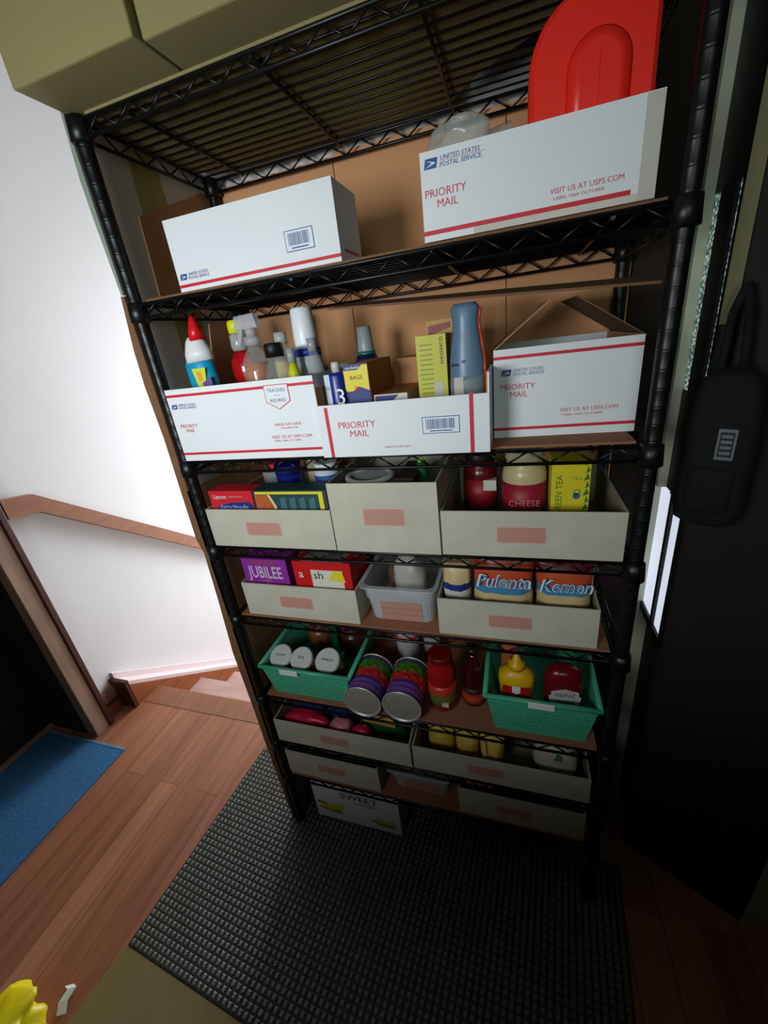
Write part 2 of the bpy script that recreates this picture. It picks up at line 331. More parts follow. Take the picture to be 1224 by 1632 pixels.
g.hexa(CARD, [(0.0200, 0.10, 1.279), (0.0225, 0.10, 1.279), (0.0225, 0.27, 1.279), (0.0200, 0.27, 1.279)], [(0.0200, 0.165, 1.54), (0.0225, 0.165, 1.54), (0.0225, 0.27, 1.54), (0.0200, 0.27, 1.54)])
g.box(CARD, 0.0225, 0.20, 0.2675, 0.27, 1.279, 1.54)
tag(g.build('folded_cardboard'), 'folded brown cardboard standing behind the bottles on the third shelf', 'cardboard')

# ------------------------------------------------------------ top shelf cartons and added dark form
def carton(x0, x1, y0, y1, z, h, label, pts=None):
    g = G(); g.box(CARDO, x0, x1, y0, y1, z, z + h)
    e = tag(g.build('carton', bevel=0.003), label, 'carton')
    return e
carton(-0.012, 0.214, -0.085, 0.30, 1.853, 0.30, 'large olive tan cardboard carton overhanging the left end of the top shelf')
carton(0.218, 0.60, -0.072, 0.30, 1.853, 0.30, 'olive tan cardboard carton beside the leftmost carton on the top shelf')
g = G(); g.blob(BLACKF, (0.742, 0.18, 1.968), (0.132, 0.145, 0.112), 3, 28, 18, 0.03)  # dark shape added to stand for the shade at the top right
tag(g.build('top_shade_form'), 'black rounded form added as shade on the right end of the top shelf', 'bag')

# ------------------------------------------------------------ postal cartons
def logo(g, x, z, s, y=-0.0006):
    g.face(BLUE, [(x, y, z), (x + 0.92 * s, y, z), (x + s * 1.05, y, z + 0.62 * s), (x + 0.13 * s, y, z + 0.62 * s)])
    g.face(BWHITE, [(x + 0.16 * s, y - .0003, z + 0.50 * s), (x + 0.80 * s, y - .0003, z + 0.36 * s), (x + 0.88 * s, y - .0003, z + 0.28 * s), (x + 0.75 * s, y - .0003, z + 0.24 * s), (x + 0.10 * s, y - .0003, z + 0.05 * s), (x + 0.62 * s, y - .0003, z + 0.33 * s)])
    g.text(BLUE, 'UNITED STATES', 0.40 * s, (x + 1.2 * s, y, z + 0.38 * s), shear=0.2); g.text(BLUE, 'POSTAL SERVICE.', 0.40 * s, (x + 1.15 * s, y, z - 0.02 * s), shear=0.2)
    g.box(REDT, x + 1.2 * s, x + 4.4 * s, y, y + 0.0003, z + 0.315 * s, z + 0.335 * s)
def prio(g, x, z, s, y=-0.0006):
    g.text(REDT, 'PRIORITY', s, (x, y, z)); g.text(REDT, 'MAIL', s, (x + 2.3 * s, y, z - 0.95 * s), align='CENTER')
def barcode(g, x, z, w, h, y=-0.0006):
    g.box(BLUE, x, x + w, y, y + .0003, z, z + h); g.box(BWHITE, x + .0012, x + w - .0012, y - .0002, y, z + .0012, z + h - .0012)
    rnd = random.Random(4); xx = x + 0.006
    while xx < x + w - 0.008:
        b = rnd.choice((0.0006, 0.001, 0.0016)); g.box(BLUE, xx, xx + b, y - .0004, y - .0002, z + h * 0.28, z + h * 0.86); xx += b + rnd.choice((0.0006, 0.001))
    g.box(BLUE, x + w * 0.2, x + w * 0.8, y - .0004, y - .0002, z + h * 0.13, z + h * 0.19)
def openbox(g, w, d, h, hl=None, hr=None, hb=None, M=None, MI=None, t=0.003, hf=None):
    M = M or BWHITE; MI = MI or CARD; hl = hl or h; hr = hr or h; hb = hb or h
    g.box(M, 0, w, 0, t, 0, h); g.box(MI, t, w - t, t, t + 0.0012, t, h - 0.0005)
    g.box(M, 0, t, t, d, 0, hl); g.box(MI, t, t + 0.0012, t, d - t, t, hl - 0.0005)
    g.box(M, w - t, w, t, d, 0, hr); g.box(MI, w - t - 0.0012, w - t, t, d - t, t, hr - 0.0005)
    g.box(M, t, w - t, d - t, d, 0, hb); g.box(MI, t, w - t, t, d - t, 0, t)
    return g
def pbox(name, loc, rz, w, d, h, label, deco, **k):
    e = empty(name, loc, label, 'box', 'postal boxes on the rack', rz=rz)
    g = G(); openbox(g, w, d, h, **k); g.build('body', e)
    g = G(); deco(g); g.build('printing', e, recalc=False); return e
def d1(g):
    g.box(RED, 0.0, 0.327, -0.0004, 0, 0.010, 0.015); logo(g, 0.006, 0.022, 0.0155)
    barcode(g, 0.232, 0.030, 0.052, 0.030)
    g.box(REDT, 0.327, 0.3275, 0.02, 0.09, 0.02, 0.024)
pbox('postal_box', (0.085, 0.030, LZ[1] + .0003), 0.0, 0.327, 0.105, 0.116, 'white postal box on the second shelf left with barcode and one red stripe', d1)
def d2(g):
    g.box(RED, 0.0, 0.262, -0.0004, 0, 0.008, 0.0135); logo(g, 0.005, 0.084, 0.0185); prio(g, 0.004, 0.052, 0.0135)
    g.text(REDT, 'VISIT US AT USPS.COM', 0.0085, (0.168, -0.0006, 0.026), sx=1.0); g.text(REDT, 'LABEL 106A OCTOBER', 0.005, (0.172, -0.0006, 0.019), sx=1.2)
    g.box(BWHITE2, 0.270, 0.2885, -0.0005, 0, 0, 0.103); g.box(mat('clear_tape', (200, 190, 180), 0.3), 0.07, 0.2885, -0.0003, 0, 0.0, 0.008)
pbox('postal_box', (0.555, 0.001, LZ[1] + .0003), 0.0, 0.289, 0.26, 0.104, 'white postal box on the second shelf right holding the red lid', d2)
def d3(g):
    g.box(RED, 0, 0.329, -0.0004, 0, 0.131, 0.136); g.box(RED, 0, 0.329, -0.0004, 0, 0.013, 0.018); logo(g, 0.006, 0.108, 0.0145); prio(g, 0.013, 0.070, 0.010)
    g.prism(REDT, [(0.227, 0.137), (0.278, 0.137), (0.278, 0.106), (0.2525, 0.092), (0.227, 0.106)], 1, -0.0007, -0.0004)
    g.prism(BWHITE, [(0.2285, 0.1355), (0.2765, 0.1355), (0.2765, 0.107), (0.2525, 0.0938), (0.2285, 0.107)], 1, -0.0010, -0.0007)
    for (t_, z, s) in (('TRACKED', .124, .0085), ('* * *', .115, .006), ('INSURED', .106, .0085)): g.text(BLUE, t_, s, (0.2525, -0.0013, z), align='CENTER')
    g.text(REDT, 'LARGE FLAT RATE', 0.0072, (0.232, -0.0006, 0.062)); g.text(REDT, 'FOR DOMESTIC USE', 0.004, (0.246, -0.0006, 0.056))
    g.text(REDT, 'VISIT US AT USPS.COM', 0.0085, (0.222, -0.0006, 0.038)); g.text(REDT, 'LABEL 106A OCTOBER', 0.0045, (0.225, -0.0006, 0.032), sx=1.3)
pbox('postal_box', (0.0145, -0.014, LZ[2] + .0003), 0.0, 0.329, 0.30, 0.146, 'white postal box full of cleaning bottles on the third shelf', d3)
def d4(g):
    g.box(RED, 0.016, 0.0225, -0.0004, 0, 0, 0.090); g.box(RED, 0.268, 0.2745, -0.0004, 0, 0, 0.097); prio(g, 0.038, 0.052, 0.0165)
    barcode(g, 0.190, 0.035, 0.062, 0.028); g.text(REDT, 'LARGE FLAT RATE BOX', 0.0045, (0.120, -0.0006, 0.014))
e = pbox('postal_box', (0.3450, -0.026, LZ[2] + .0003), 0.0, 0.299, 0.30, 0.094, 'low white cut-down postal box with vertical red stripes on the third shelf', d4, hl=0.125, hr=0.125)
def d5(g):
    g.box(RED, 0, 0.224, -0.0004, 0, 0.133, 0.138); g.box(RED, 0, 0.224, -0.0004, 0, 0.013, 0.018); logo(g, 0.012, 0.106, 0.0165); prio(g, 0.010, 0.083, 0.0135)
    g.text(REDT, 'VISIT US AT USPS.COM', 0.0088, (0.108, -0.0006, 0.040)); g.text(REDT, 'LABEL 106A OCTOBER', 0.0048, (0.112, -0.0006, 0.033), sx=1.3)
e = pbox('postal_box', (0.6465, 0.062, LZ[2] + .0003), 0.03, 0.224, 0.24, 0.149, 'white postal box with raised brown flaps at the right of the third shelf', d5)
g = G(); g.hexa(CARD, [(0.0, 0.0, 0.149), (0.0, 0.19, 0.149), (0.002, 0.19, 0.149), (0.002, 0.0, 0.149)], [(0.085, 0.01, 0.214), (0.085, 0.19, 0.214), (0.087, 0.19, 0.213), (0.087, 0.01, 0.213)]); g.build('flap', e)
g = G(); g.hexa(CARDD, [(0.222, 0.0, 0.149), (0.222, 0.20, 0.149), (0.224, 0.20, 0.149), (0.224, 0.0, 0.149)], [(0.125, 0.01, 0.214), (0.125, 0.20, 0.214), (0.127, 0.20, 0.215), (0.127, 0.01, 0.215)]); g.build('flap', e)
g = G(); A = [(0.372, 0.030), (0.868, 0.015), (0.868, 0.13), (0.372, 0.13)]
zz = [1.519, 1.487, 1.502, 1.530]
g.hexa(CARDD, [(a[0], a[1], z) for a, z in zip(A, zz)], [(a[0], a[1], z + 0.0035) for a, z in zip(A, zz)])
tag(g.build('cardboard_flap_sheet'), 'thin brown cardboard sheet resting on the raised flaps below the second shelf', 'cardboard')

# red lid and plastic bag in the upper right box
g = G()
RL = mat('red_plastic', (240, 44, 30), 0.32, noise=0.02, scale=20, spec=0.6)
e = empty('storage_container', (0.775, 0.035, LZ[1] + 0.005), 'big bright red rounded plastic container standing in the upper right postal box', 'container', rx=-0.06)
def rr(x0, x1, z0, z1, r, y, n=8, ins=0):
    x0 += ins; x1 -= ins; z1 -= ins; z0 += ins; pts = [(x1, y, z0), ]
    for k in range(n + 1): t_ = math.pi / 2 * k / n; pts.append((x1 - r * 0.28 + r * 0.28 * math.cos(t_), y, z1 - r * 0.28 + r * 0.28 * math.sin(t_)))
    for k in range(n + 1): t_ = math.pi / 2 + math.pi / 2 * k / n; pts.append((x0 + r + r * math.cos(t_), y, z1 - r + r * math.sin(t_)))
    pts.append((x0, y, z0)); return pts
g.rings(RL, [rr(-0.08, 0.068, 0, 0.236, 0.075, 0.040), rr(-0.08, 0.068, 0, 0.236, 0.075, 0.010), rr(-0.08, 0.068, 0, 0.236, 0.07, 0.004, ins=0.002), rr(-0.08, 0.068, 0, 0.236, 0.07, 0.0, ins=0.007)], smooth=False)
g.build('body', e, bevel=0.002)
g = G()
def arch(ins, y):
    pts = []
    for k in range(17): t_ = math.pi * k / 16; pts.append((0.002 + (0.034 - ins) * math.cos(t_), y, 0.152 + (0.034 - ins) * math.sin(t_)))
    return [(0.036 - ins, y, 0.02)] + pts + [(-0.032 + ins, y, 0.02)]
g.rings(RL, [arch(-0.004, 0.001), arch(0, -0.002), arch(0.004, -0.007), arch(0.012, -0.009)], smooth=True)
g.box(RL, -0.0005, 0.0015, -0.0105, -0.008, 0.02, 0.16)
g.build('moulded_rib', e)
g = G(); PB = mat('thin_plastic_film', (190, 200, 196), 0.15, alpha=0.45)
g.blob(PB, (0.605, 0.075, 1.705), (0.042, 0.045, 0.030), 5, 30, 20, 0.13); g.tube(PB, (0.62, 0.08, 1.70), (0.675, 0.085, 1.713), 0.014, 12, 0.011)
tag(g.build('plastic_bag'), 'crumpled clear plastic bag poking out of the upper right postal box', 'plastic bag')

# ------------------------------------------------------------ cleaning bottles (third shelf)
Z3 = LZ[2] + 0.0040
def thing(name, loc, label, cat, group=None, **k): return empty(name, loc, label, cat, group, **k)
def lab(g, M, x0, x1, y, z0, z1): g.box(M, x0, x1, y - 0.0006, y, z0, z1)
e = thing('toilet_cleaner_bottle', (0.073, 0.055, Z3), 'blue cleaner bottle with red pointed cap and white collar', 'bottle', ry=-0.07, rz=0.15)
BL = mat('cyan_plastic', (14, 150, 190), 0.35)
G().lathe(BL, [(0.025, 0), (0.028, 0.01), (0.029, 0.12), (0.032, 0.15), (0.030, 0.185), (0.022, 0.20)], 24, sx=1.0, sy=0.65).build('body', e)
G().lathe(WHITE, [(0.0300, 0.187), (0.028, 0.205), (0.020, 0.226), (0.014, 0.234)], 24, sx=1, sy=0.75, lean=(0.03, 0)).build('collar', e)
G().lathe(mat('red_cap', (214, 22, 30), 0.35), [(0.0170, 0.226), (0.013, 0.246), (0.0055, 0.268), (0.0025, 0.272)], 20, lean=(0.06, 0)).build('cap', e)
g = G(); g.prism(mat('lime_label', (200, 214, 40), 0.4), [(-0.008, 0.176), (0.022, 0.174), (0.012, 0.135), (-0.004, 0.13)], 1, -0.0215, -0.0208)
g.prism(mat('orange_print', (230, 150, 40), 0.4), [(-0.001, 0.17), (0.010, 0.168), (0.008, 0.150), (0.001, 0.150)], 1, -0.0218, -0.0215)
g.prism(mat('purple_print', (96, 60, 140), 0.4), [(0.006, 0.146), (0.028, 0.156), (0.028, 0.138), (0.008, 0.128)], 1, -0.0222, -0.0215); g.build('label', e)
e = thing('soap_bottle', (0.126, 0.112, Z3), 'red liquid soap bottle with a bright yellow cap', 'bottle')
RQ = mat('red_liquid', (170, 16, 22), 0.15, spec=0.8)
G().lathe(RQ, [(0.026, 0), (0.030, 0.01), (0.030, 0.09), (0.022, 0.125), (0.029, 0.155), (0.027, 0.180), (0.014, 0.198)], 28, sy=0.8).build('body', e)
G().lathe(mat('clear_neck', (176, 178, 176), 0.15, alpha=0.75), [(0.015, 0.198), (0.018, 0.205), (0.0175, 0.228), (0.014, 0.232)], 20).build('neck', e)
G().lathe(mat('yellow_cap', (222, 222, 20), 0.4), [(0.0165, 0.232), (0.0165, 0.252), (0.013, 0.257)], 20).build('cap', e)
AM = mat('amber_liquid', (164, 88, 8), 0.15, spec=0.7)
def spray(x, y, liq, hl, label, grp):
    e = thing('spray_bottle', (x, y, Z3), label, 'spray bottle', grp)
    G().lathe(liq, [(0.024, 0.0), (0.027, 0.006), (0.026, hl * 0.9), (0.0245, hl)], 24).build('liquid', e)
    G().lathe(BOT, [(0.0265, 0.0), (0.029, 0.006), (0.028, hl), (0.022, hl + 0.014), (0.012, hl + 0.028), (0.012, hl + 0.034)], 24).build('body', e)
    g = G(); g.lathe(FROST, [(0.015, hl + 0.032), (0.0155, hl + 0.048)], 18); g.tube(FROST, (0, 0, hl + 0.048), (0, 0, hl + 0.066), 0.010, 12)
    g.hexa(FROST, [(-0.030, -0.010, hl + 0.062), (0.024, -0.010, hl + 0.062), (0.024, 0.010, hl + 0.062), (-0.030, 0.010, hl + 0.062)], [(-0.024, -0.008, hl + 0.086), (0.018, -0.008, hl + 0.088), (0.018, 0.008, hl + 0.088), (-0.024, 0.008, hl + 0.086)])
    g.hexa(FROST, [(-0.032, -0.004, hl + 0.036), (-0.026, -0.004, hl + 0.034), (-0.026, 0.004, hl + 0.034), (-0.032, 0.004, hl + 0.036)], [(-0.024, -0.004, hl + 0.063), (-0.014, -0.004, hl + 0.063), (-0.014, 0.004, hl + 0.063), (-0.024, 0.004, hl + 0.063)])
    g.build('spray_head', e); return e
spray(0.185, 0.070, AM, 0.172, 'clear spray bottle of amber cleaner with frosted trigger head', None)
def bottle(x, y, z, prof, M, capM, cap, label, labM=None, cat='bottle', n=22, sy=1.0, name='bottle', capn='cap'):
    e = thing(name, (x, y, z), label, cat)
    G().lathe(M, prof, n, sy=sy).build('body', e); G().lathe(capM, cap, n, sy=1.0 if sy > .6 else .8).build(capn, e)
    if labM:
        (LM, r, z0, z1) = labM; G().lathe(LM, [(r, z0), (r, z1)], n, sy=sy).build('label', e)
    return e
bottle(0.226, 0.110, Z3, [(0.022, 0), (0.024, 0.01), (0.024, 0.165), (0.018, 0.18), (0.010, 0.195), (0.010, 0.20)], BOT, mat('clear_cap', (190, 196, 196), 0.2, alpha=.7), [(0.013, 0.20), (0.013, 0.222)], 'clear bottle of yellow liquid behind the amber spray bottle', (mat('yellow_liquid', (190, 150, 10), 0.2), 0.0215, 0.005, 0.168))
bottle(0.246, 0.042, Z3, [(0.023, 0), (0.026, 0.01), (0.026, 0.14), (0.020, 0.165), (0.013, 0.18)], BOT, BLACKP, [(0.0175, 0.178), (0.018, 0.200), (0.015, 0.203)], 'short clear bottle with a black cap among the cleaners', (mat('clear_fluid_label', (170, 178, 180), 0.3), 0.0245, 0.01, 0.125))
e = bottle(0.287, 0.10, Z3, [(0.024, 0), (0.026, 0.006), (0.026, 0.175), (0.022, 0.19)], mat('aerosol_body', (150, 155, 160), 0.3), mat('white_cap', (228, 232, 236), 0.35), [(0.0225, 0.19), (0.0235, 0.195), (0.021, 0.255), (0.018, 0.259)], 'tall white capped aerosol can with blue band, tallest in the box', (mat('blue_band', (34, 56, 150), 0.4), 0.0268, 0.172, 0.186), name='aerosol_can')
bottle(0.281, 0.040, Z3, [(0.013, 0), (0.0145, 0.01), (0.0145, 0.13), (0.010, 0.15), (0.006, 0.165)], mat('lime_bottle', (190, 196, 30), 0.3), mat('grey_cap', (150, 156, 158), 0.3), [(0.008, 0.165), (0.008, 0.19)], 'slim lime yellow bottle beside the black-capped bottle', name='slim_bottle')
bottle(0.315, 0.065, Z3, [(0.015, 0), (0.0165, 0.01), (0.0165, 0.14), (0.013, 0.16), (0.008, 0.18)], BOT, mat('grey_cap', (150, 156, 158), 0.3), [(0.009, 0.18), (0.009, 0.203)], 'small clear bottle in the right corner of the cleaner box', (mat('dark_green_label', (28, 60, 56), 0.4), 0.0168, 0.02, 0.14))
# second box contents
e = bottle(0.380, 0.185, Z3, [(0.026, 0), (0.028, 0.01), (0.028, 0.14), (0.020, 0.160)], mat('navy_bottle', (20, 30, 70), 0.3), mat('silver_grey_cap', (140, 150, 150), 0.35), [(0.0165, 0.162), (0.0175, 0.168), (0.0145, 0.212), (0.012, 0.214)], 'dark bottle with grey cap and green collar behind the blue can', (mat('green_collar', (30, 110, 90), 0.35), 0.0195, 0.156, 0.166))
e = bottle(0.3715, 0.030, Z3, [(0.0195, 0), (0.021, 0.004), (0.021, 0.134), (0.019, 0.140)], mat('blue_can', (26, 40, 124), 0.3), mat('white_valve', (200, 196, 190), 0.4), [(0.008, 0.140), (0.008, 0.155), (0.006, 0.158)], 'blue can with white lettering at the left of the low box', name='spray_can')
g = G(); g.text(WHITE, '3', 0.040, (0.0015, -0.0222, 0.085)); g.box(mat('can_white_stripe', (190, 200, 216), 0.4), -0.0175, -0.007, -0.0200, -0.0150, 0.085, 0.138); g.text(BLUE, 'COL', 0.008, (-0.0170, -0.0205, 0.112)); g.build('label', e, recalc=False)
YL = mat('box_yellow', (226, 206, 40), 0.5); NV = mat('box_navy', (26, 46, 120), 0.5); ORB = mat('box_orange', (176, 112, 40), 0.5)
def pack(name, x, y, z, w, d, h, label, M, deco=None, cat='box', rz=0, top=None, side=None, rx=0, ry=0, group=None):
    e = thing(name, (x, y, z), label, cat, group, rz=rz, rx=rx, ry=ry)
    g = G(); g.box(M, 0, w, 0, d, 0, h)
    if top: g.box(top, 0.0005, w - 0.0005, 0.0005, d - 0.0005, h, h + 0.0004)
    if side: g.box(side, w, w + 0.0004, 0.0005, d - 0.0005, 0.0005, h - 0.0005); g.box(side, -0.0004, 0, 0.0005, d - 0.0005, 0.0005, h - 0.0005)
    g.build('carton', e, bevel=0.0006)
    if deco: g = G(); deco(g); g.build('printing', e, recalc=False)
    return e
def dz(t1, t2=None, stripe=True):
    def f(g):
        g.prism(YL, [(0.0, 0.033), (0.0, 0.012), (0.012, 0.012), (0.027, 0.020), (0.044, 0.014), (0.044, 0.036), (0.030, 0.033), (0.018, 0.037)], 1, -0.0005, 0)
        g.text(WHITE, t1, 0.0065, (0.004, -0.0008, 0.040)); g.text(INK, t2 or '', 0.006, (0.012, -0.0008, 0.028)); g.text(RED, '*', 0.014, (0.019, -0.0008, 0.011))
    return f
pack('bag_box', 0.391, 0.018, Z3, 0.0445, 0.13, 0.055, 'lower yellow and blue packet under its twin in the low box', NV, lambda g: (g.prism(YL, [(0, .0), (0.044, 0), (0.044, .040), (.026, .044), (0, .036)], 1, -0.0005, 0), g.text(INK, 'BAGS', 0.009, (0.009, -0.0008, 0.026)), g.text(WHITE, 'sandwich', 0.006, (0.004, -0.0008, 0.047))), top=ORB)
pack('bag_box', 0.391, 0.018, Z3 + 0.0562, 0.0445, 0.12, 0.011, 'thin blue packet edge between the two yellow and blue packets', NV)
pack('bag_box', 0.389, 0.020, Z3 + 0.0688, 0.0465, 0.15, 0.082, 'upper yellow and blue packet with orange side in the low box', NV, lambda g: (g.prism(YL, [(0.0, 0.072), (0.0, 0.036), (0.014, 0.036), (0.026, 0.044), (0.046, 0.036), (0.046, 0.080), (0.036, 0.080), (0.028, 0.072)], 1, -0.0005, 0), g.text(WHITE, 'sandwich', 0.0075, (0.004, -0.0008, 0.074)), g.text(INK, 'BAGS', 0.010, (0.011, -0.0008, 0.056)), g.text(RED, '*', 0.024, (0.017, -0.0010, 0.028))), side=ORB, top=ORB)
pack('foil_box', 0.4385, 0.028, Z3, 0.062, 0.14, 0.094, 'white packet with blue and orange wording beside the yellow packets', mat('packet_white', (210, 208, 200), 0.5), lambda g: (g.prism(NV, [(0.002, 0.092), (0.002, 0.078), (0.030, 0.078), (0.046, 0.092)], 1, -0.0005, 0), g.text(mat('orange_print', (230, 150, 40), 0.4), 'GALLON', 0.012, (0.006, -0.0008, 0.058))), top=ORB)
pack('foil_box', 0.440, 0.172, Z3, 0.060, 0.09, 0.145, 'tall orange brown packet behind the white packet', ORB, lambda g: g.text(RED, 'BAGS', 0.012, (0.008, -0.0008, 0.12)))
pack('foil_box', 0.508, 0.14, Z3, 0.045, 0.12, 0.092, 'small orange packet behind the yellow-green packet', mat('packet_orange', (200, 98, 34), 0.5))
YG = mat('yellow_green_box', (190, 190, 44), 0.5)
pack('wrap_box', 0.518, 0.048, Z3, 0.052, 0.045, 0.182, 'tall yellow-green box standing left of the grey-blue bottle', YG, lambda g: (g.text(INK, 'GUARDIAN', 0.0085, (0.0410, -0.0008, 0.178), u=(0, 0, -1), v=(1, 0, 0)), [g.box(mat('olive_print', (130, 130, 30), .5), 0.006, 0.028, -0.0004, 0, 0.03 + 0.008 * k, 0.032 + 0.008 * k) for k in range(18)], g.box(BWHITE2, 0.028, 0.044, -0.0006, 0, 0.075, 0.105)), side=mat('box_orange2', (170, 120, 30), .5))
pack('wrap_box', 0.528, 0.098, Z3, 0.050, 0.045, 0.205, 'taller orange-red printed box behind the yellow-green box', mat('box_gold', (176, 132, 40), 0.5), lambda g: g.prism(mat('box_darkred', (130, 34, 26), .5), [(0.004, .18), (0.004, .196), (.044, .2), (.044, .19)], 1, -0.0005, 0))
e = thing('detergent_bottle', (0.602, 0.062, Z3), 'tall grey-blue shaped detergent bottle with an orange edge', 'bottle', group=None)
GB = mat('greyblue_plastic', (92, 122, 148), 0.35); G().lathe(GB, [(0.027, 0), (0.030, 0.006), (0.030, 0.10), (0.0285, 0.14), (0.023, 0.175), (0.021, 0.195), (0.024, 0.215), (0.018, 0.223)], 28, sy=0.7).build('body', e)
OE = mat('orange_edge', (224, 80, 36), 0.4)
g = G(); g.path(OE, [(0.0305, 0, 0.0), (0.0305, 0.0, 0.10), (0.029, 0, 0.14), (0.0235, 0, 0.175), (0.0215, 0, 0.195), (0.0245, 0, 0.215)], 0.003, 8); g.build('edge', e)
g = G(); g.lathe(mat('greylabel', (120, 134, 140), 0.4), [(0.0303, 0.03), (0.0306, 0.10), (0.0300, 0.11)], 28, sy=0.7); g.box(INK, -0.024, -0.012, -0.0200, -0.0165, 0.128, 0.132); g.box(mat('purple_print', (96, 60, 140), 0.4), -0.006, 0.000, -0.0215, -0.020, 0.132, 0.137); g.box(BWHITE2, -0.02, -0.004, -0.0226, -0.0205, 0.07, 0.11); g.build('label', e)

# ------------------------------------------------------------ cream trays
def rrect(x0, x1, z0, z1, r, n=4):
    pts = []
    for (cx, cz, a0) in ((x1 - r, z0 + r, -90), (x1 - r, z1 - r, 0), (x0 + r, z1 - r, 90), (x0 + r, z0 + r, 180)):
        for k in range(n + 1): a = math.radians(a0 + 90 * k / n); pts.append((cx + r * math.cos(a), cz + r * math.sin(a)))
    return pts
def tray(x0, x1, y, z, h, d, label, lx, lw=0.085, lh=0.030, lz=None):
    e = empty('storage_tray', (x0, y, z), label, 'tray', 'cream storage trays on the rack'); w_ = x1 - x0
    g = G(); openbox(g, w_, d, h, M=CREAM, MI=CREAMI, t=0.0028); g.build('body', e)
    lz = lz if lz is not None else h * 0.5 - lh / 2; cx = lx - x0
    g = G(); g.prism(PINKB, rrect(cx - lw / 2 - 0.003, cx + lw / 2 + 0.003, lz - 0.003, lz + lh + 0.003, 0.005), 1, -0.0005, 0)
    g.prism(PINK, rrect(cx - lw / 2, cx + lw / 2, lz, lz + lh, 0.004), 1, -0.0009, -0.0005); g.build('label', e, recalc=True)
    return e
T = {}
tray(0.0165, 0.3255, -0.008, LZ[3], 0.092, 0.27, 'cream tray with noodle soup box at the left of the fourth shelf', 0.158)
tray(0.3285, 0.5480, -0.009, LZ[3], 0.150, 0.27, 'tallest cream tray, in the middle of the fourth shelf', 0.440, 0.082, 0.034, 0.062)
tray(0.5510, 0.8600, -0.006, LZ[3], 0.092, 0.27, 'cream tray holding jars and a yellow tea box', 0.694, 0.082, 0.030)
tray(0.0430, 0.3450, 0.004, LZ[4], 0.092, 0.27, 'cream tray with the purple box on the fifth shelf', 0.186)
tray(0.5300, 0.8370, 0.002, LZ[4], 0.091, 0.27, 'cream tray filled with orange snack bags', 0.676, 0.082, 0.028)
tray(0.0165, 0.4270, -0.004, LZ[6], 0.085, 0.27, 'low cream tray of bright packets, left on the seventh shelf', 0.205)
tray(0.4330, 0.8560, -0.003, LZ[6], 0.082, 0.27, 'low cream tray of yellow packets, right on the seventh shelf', 0.620)
tray(0.0155, 0.3170, 0.004, LZ[7], 0.098, 0.27, 'cream tray left on the bottom shelf above the corn picture box', 0.165)
tray(0.5460, 0.8560, 0.003, LZ[7], 0.098, 0.27, 'cream tray at the right end of the bottom shelf', 0.688)

# fourth shelf contents
Z4 = LZ[3] + 0.0030
SR = mat('soup_red', (206, 30, 44), 0.5); 
def soup(g):
    g.text(WHITE, 'Lipton', 0.014, (0.010, -0.0008, 0.108)); g.text(PINKB, 'soup secrets', 0.007, (0.052, -0.0008, 0.111))
    g.prism(NV, [(0.018, 0.082), (0.020, 0.092), (0.055, 0.098), (0.100, 0.100), (0.112, 0.092), (0.112, 0.06), (0.018, 0.06)], 1, -0.0005, 0)
    g.text(mat('lightblue_print', (150, 190, 230), .5), 'Extra Noodle', 0.0135, (0.024, -0.0008, 0.084))
pack('soup_box', 0.0222, 0.010, Z4, 0.114, 0.045, 0.126, 'red soup box with blue banner in the left tray', SR, soup)
DG = mat('dark_green_grain', (34, 66, 66), 0.5)
def rice(g):
    g.box(YL, 0.006, 0.168, -0.0005, 0, 0.118, 0.1235); g.box(YL, 0.158, 0.168, -0.0005, 0, 0.03, 0.118)
    g.prism(mat('food_orange', (176, 92, 44), .5), [(0.004, .03), (0.004, .117), (.036, .117), (.048, .09), (.044, .03)], 1, -0.0006, -.0002)
    g.prism(mat('food_cream', (216, 196, 150), .5), [(0.036, .117), (.042, .117), (.054, .09), (.050, .03), (0.044, .03), (.048, .09)], 1, -0.0008, -.0002)
    for k in range(6): g.prism(mat('food_red', (190, 60, 36), .5), [(.008 + .006 * k, .07 + .006 * (k % 3)), (.013 + .006 * k, .075 + .006 * (k % 3)), (.011 + .006 * k, .085 + .006 * (k % 3))], 1, -.001, -.0006)
    for k in range(4): g.prism(mat('grain_teal', (60, 104, 110), .5), [(.062 + .023 * k, .035), (.078 + .023 * k, .035), (.080 + .023 * k, .112), (.066 + .023 * k, .108)], 1, -.0008, -.0002)
pack('rice_box', 0.139, 0.010, Z4, 0.176, 0.05, 0.126, 'dark green box with a yellow frame and food picture in the left tray', DG, rice, side=mat('box_brick', (140, 50, 34), .5))
def jar(x, y, z, r, h, M, capM, label, LM=None, txt=None, name='jar', cat='jar', ch=0.016, tM=None):
    e = thing(name, (x, y, z), label, cat)
    G().lathe(M, [(r * .9, 0), (r, 0.005), (r, h * .8), (r * .94, h * .88), (r * .8, h * .93), (r * .8, h)], 26).build('body', e)
    G().lathe(capM, [(r * .86, h), (r * .88, h + 0.002), (r * .88, h + ch - .002), (r * .84, h + ch)], 26).build('lid', e)
    if LM:
        g = G(); g.lathe(LM, [(r + .0005, h * .25), (r + .0005, h * .72)], 26)
        if txt: g.text(tM or WHITE, txt, r * .42, (0, -r - .0015, h * .45), align='CENTER')
        g.build('label', e, recalc=False)
    return e
bottle(0.100, 0.17, Z4, [(0.03, 0), (0.031, .005), (0.031, .125)], mat('grey_tub', (140, 140, 136), .5), RED, [(0.012, .125), (0.012, .14)], 'grey canister at the back of the noodle soup tray', name='canister')
bottle(0.165, 0.13, Z4, [(0.03, 0), (0.031, .005), (0.031, .128)], mat('navy_tub', (20, 30, 110), .4), mat('navy_tub', (20, 30, 110), .4), [(0.032, .128), (0.032, .15)], 'dark blue canister behind the dark green box', name='canister')
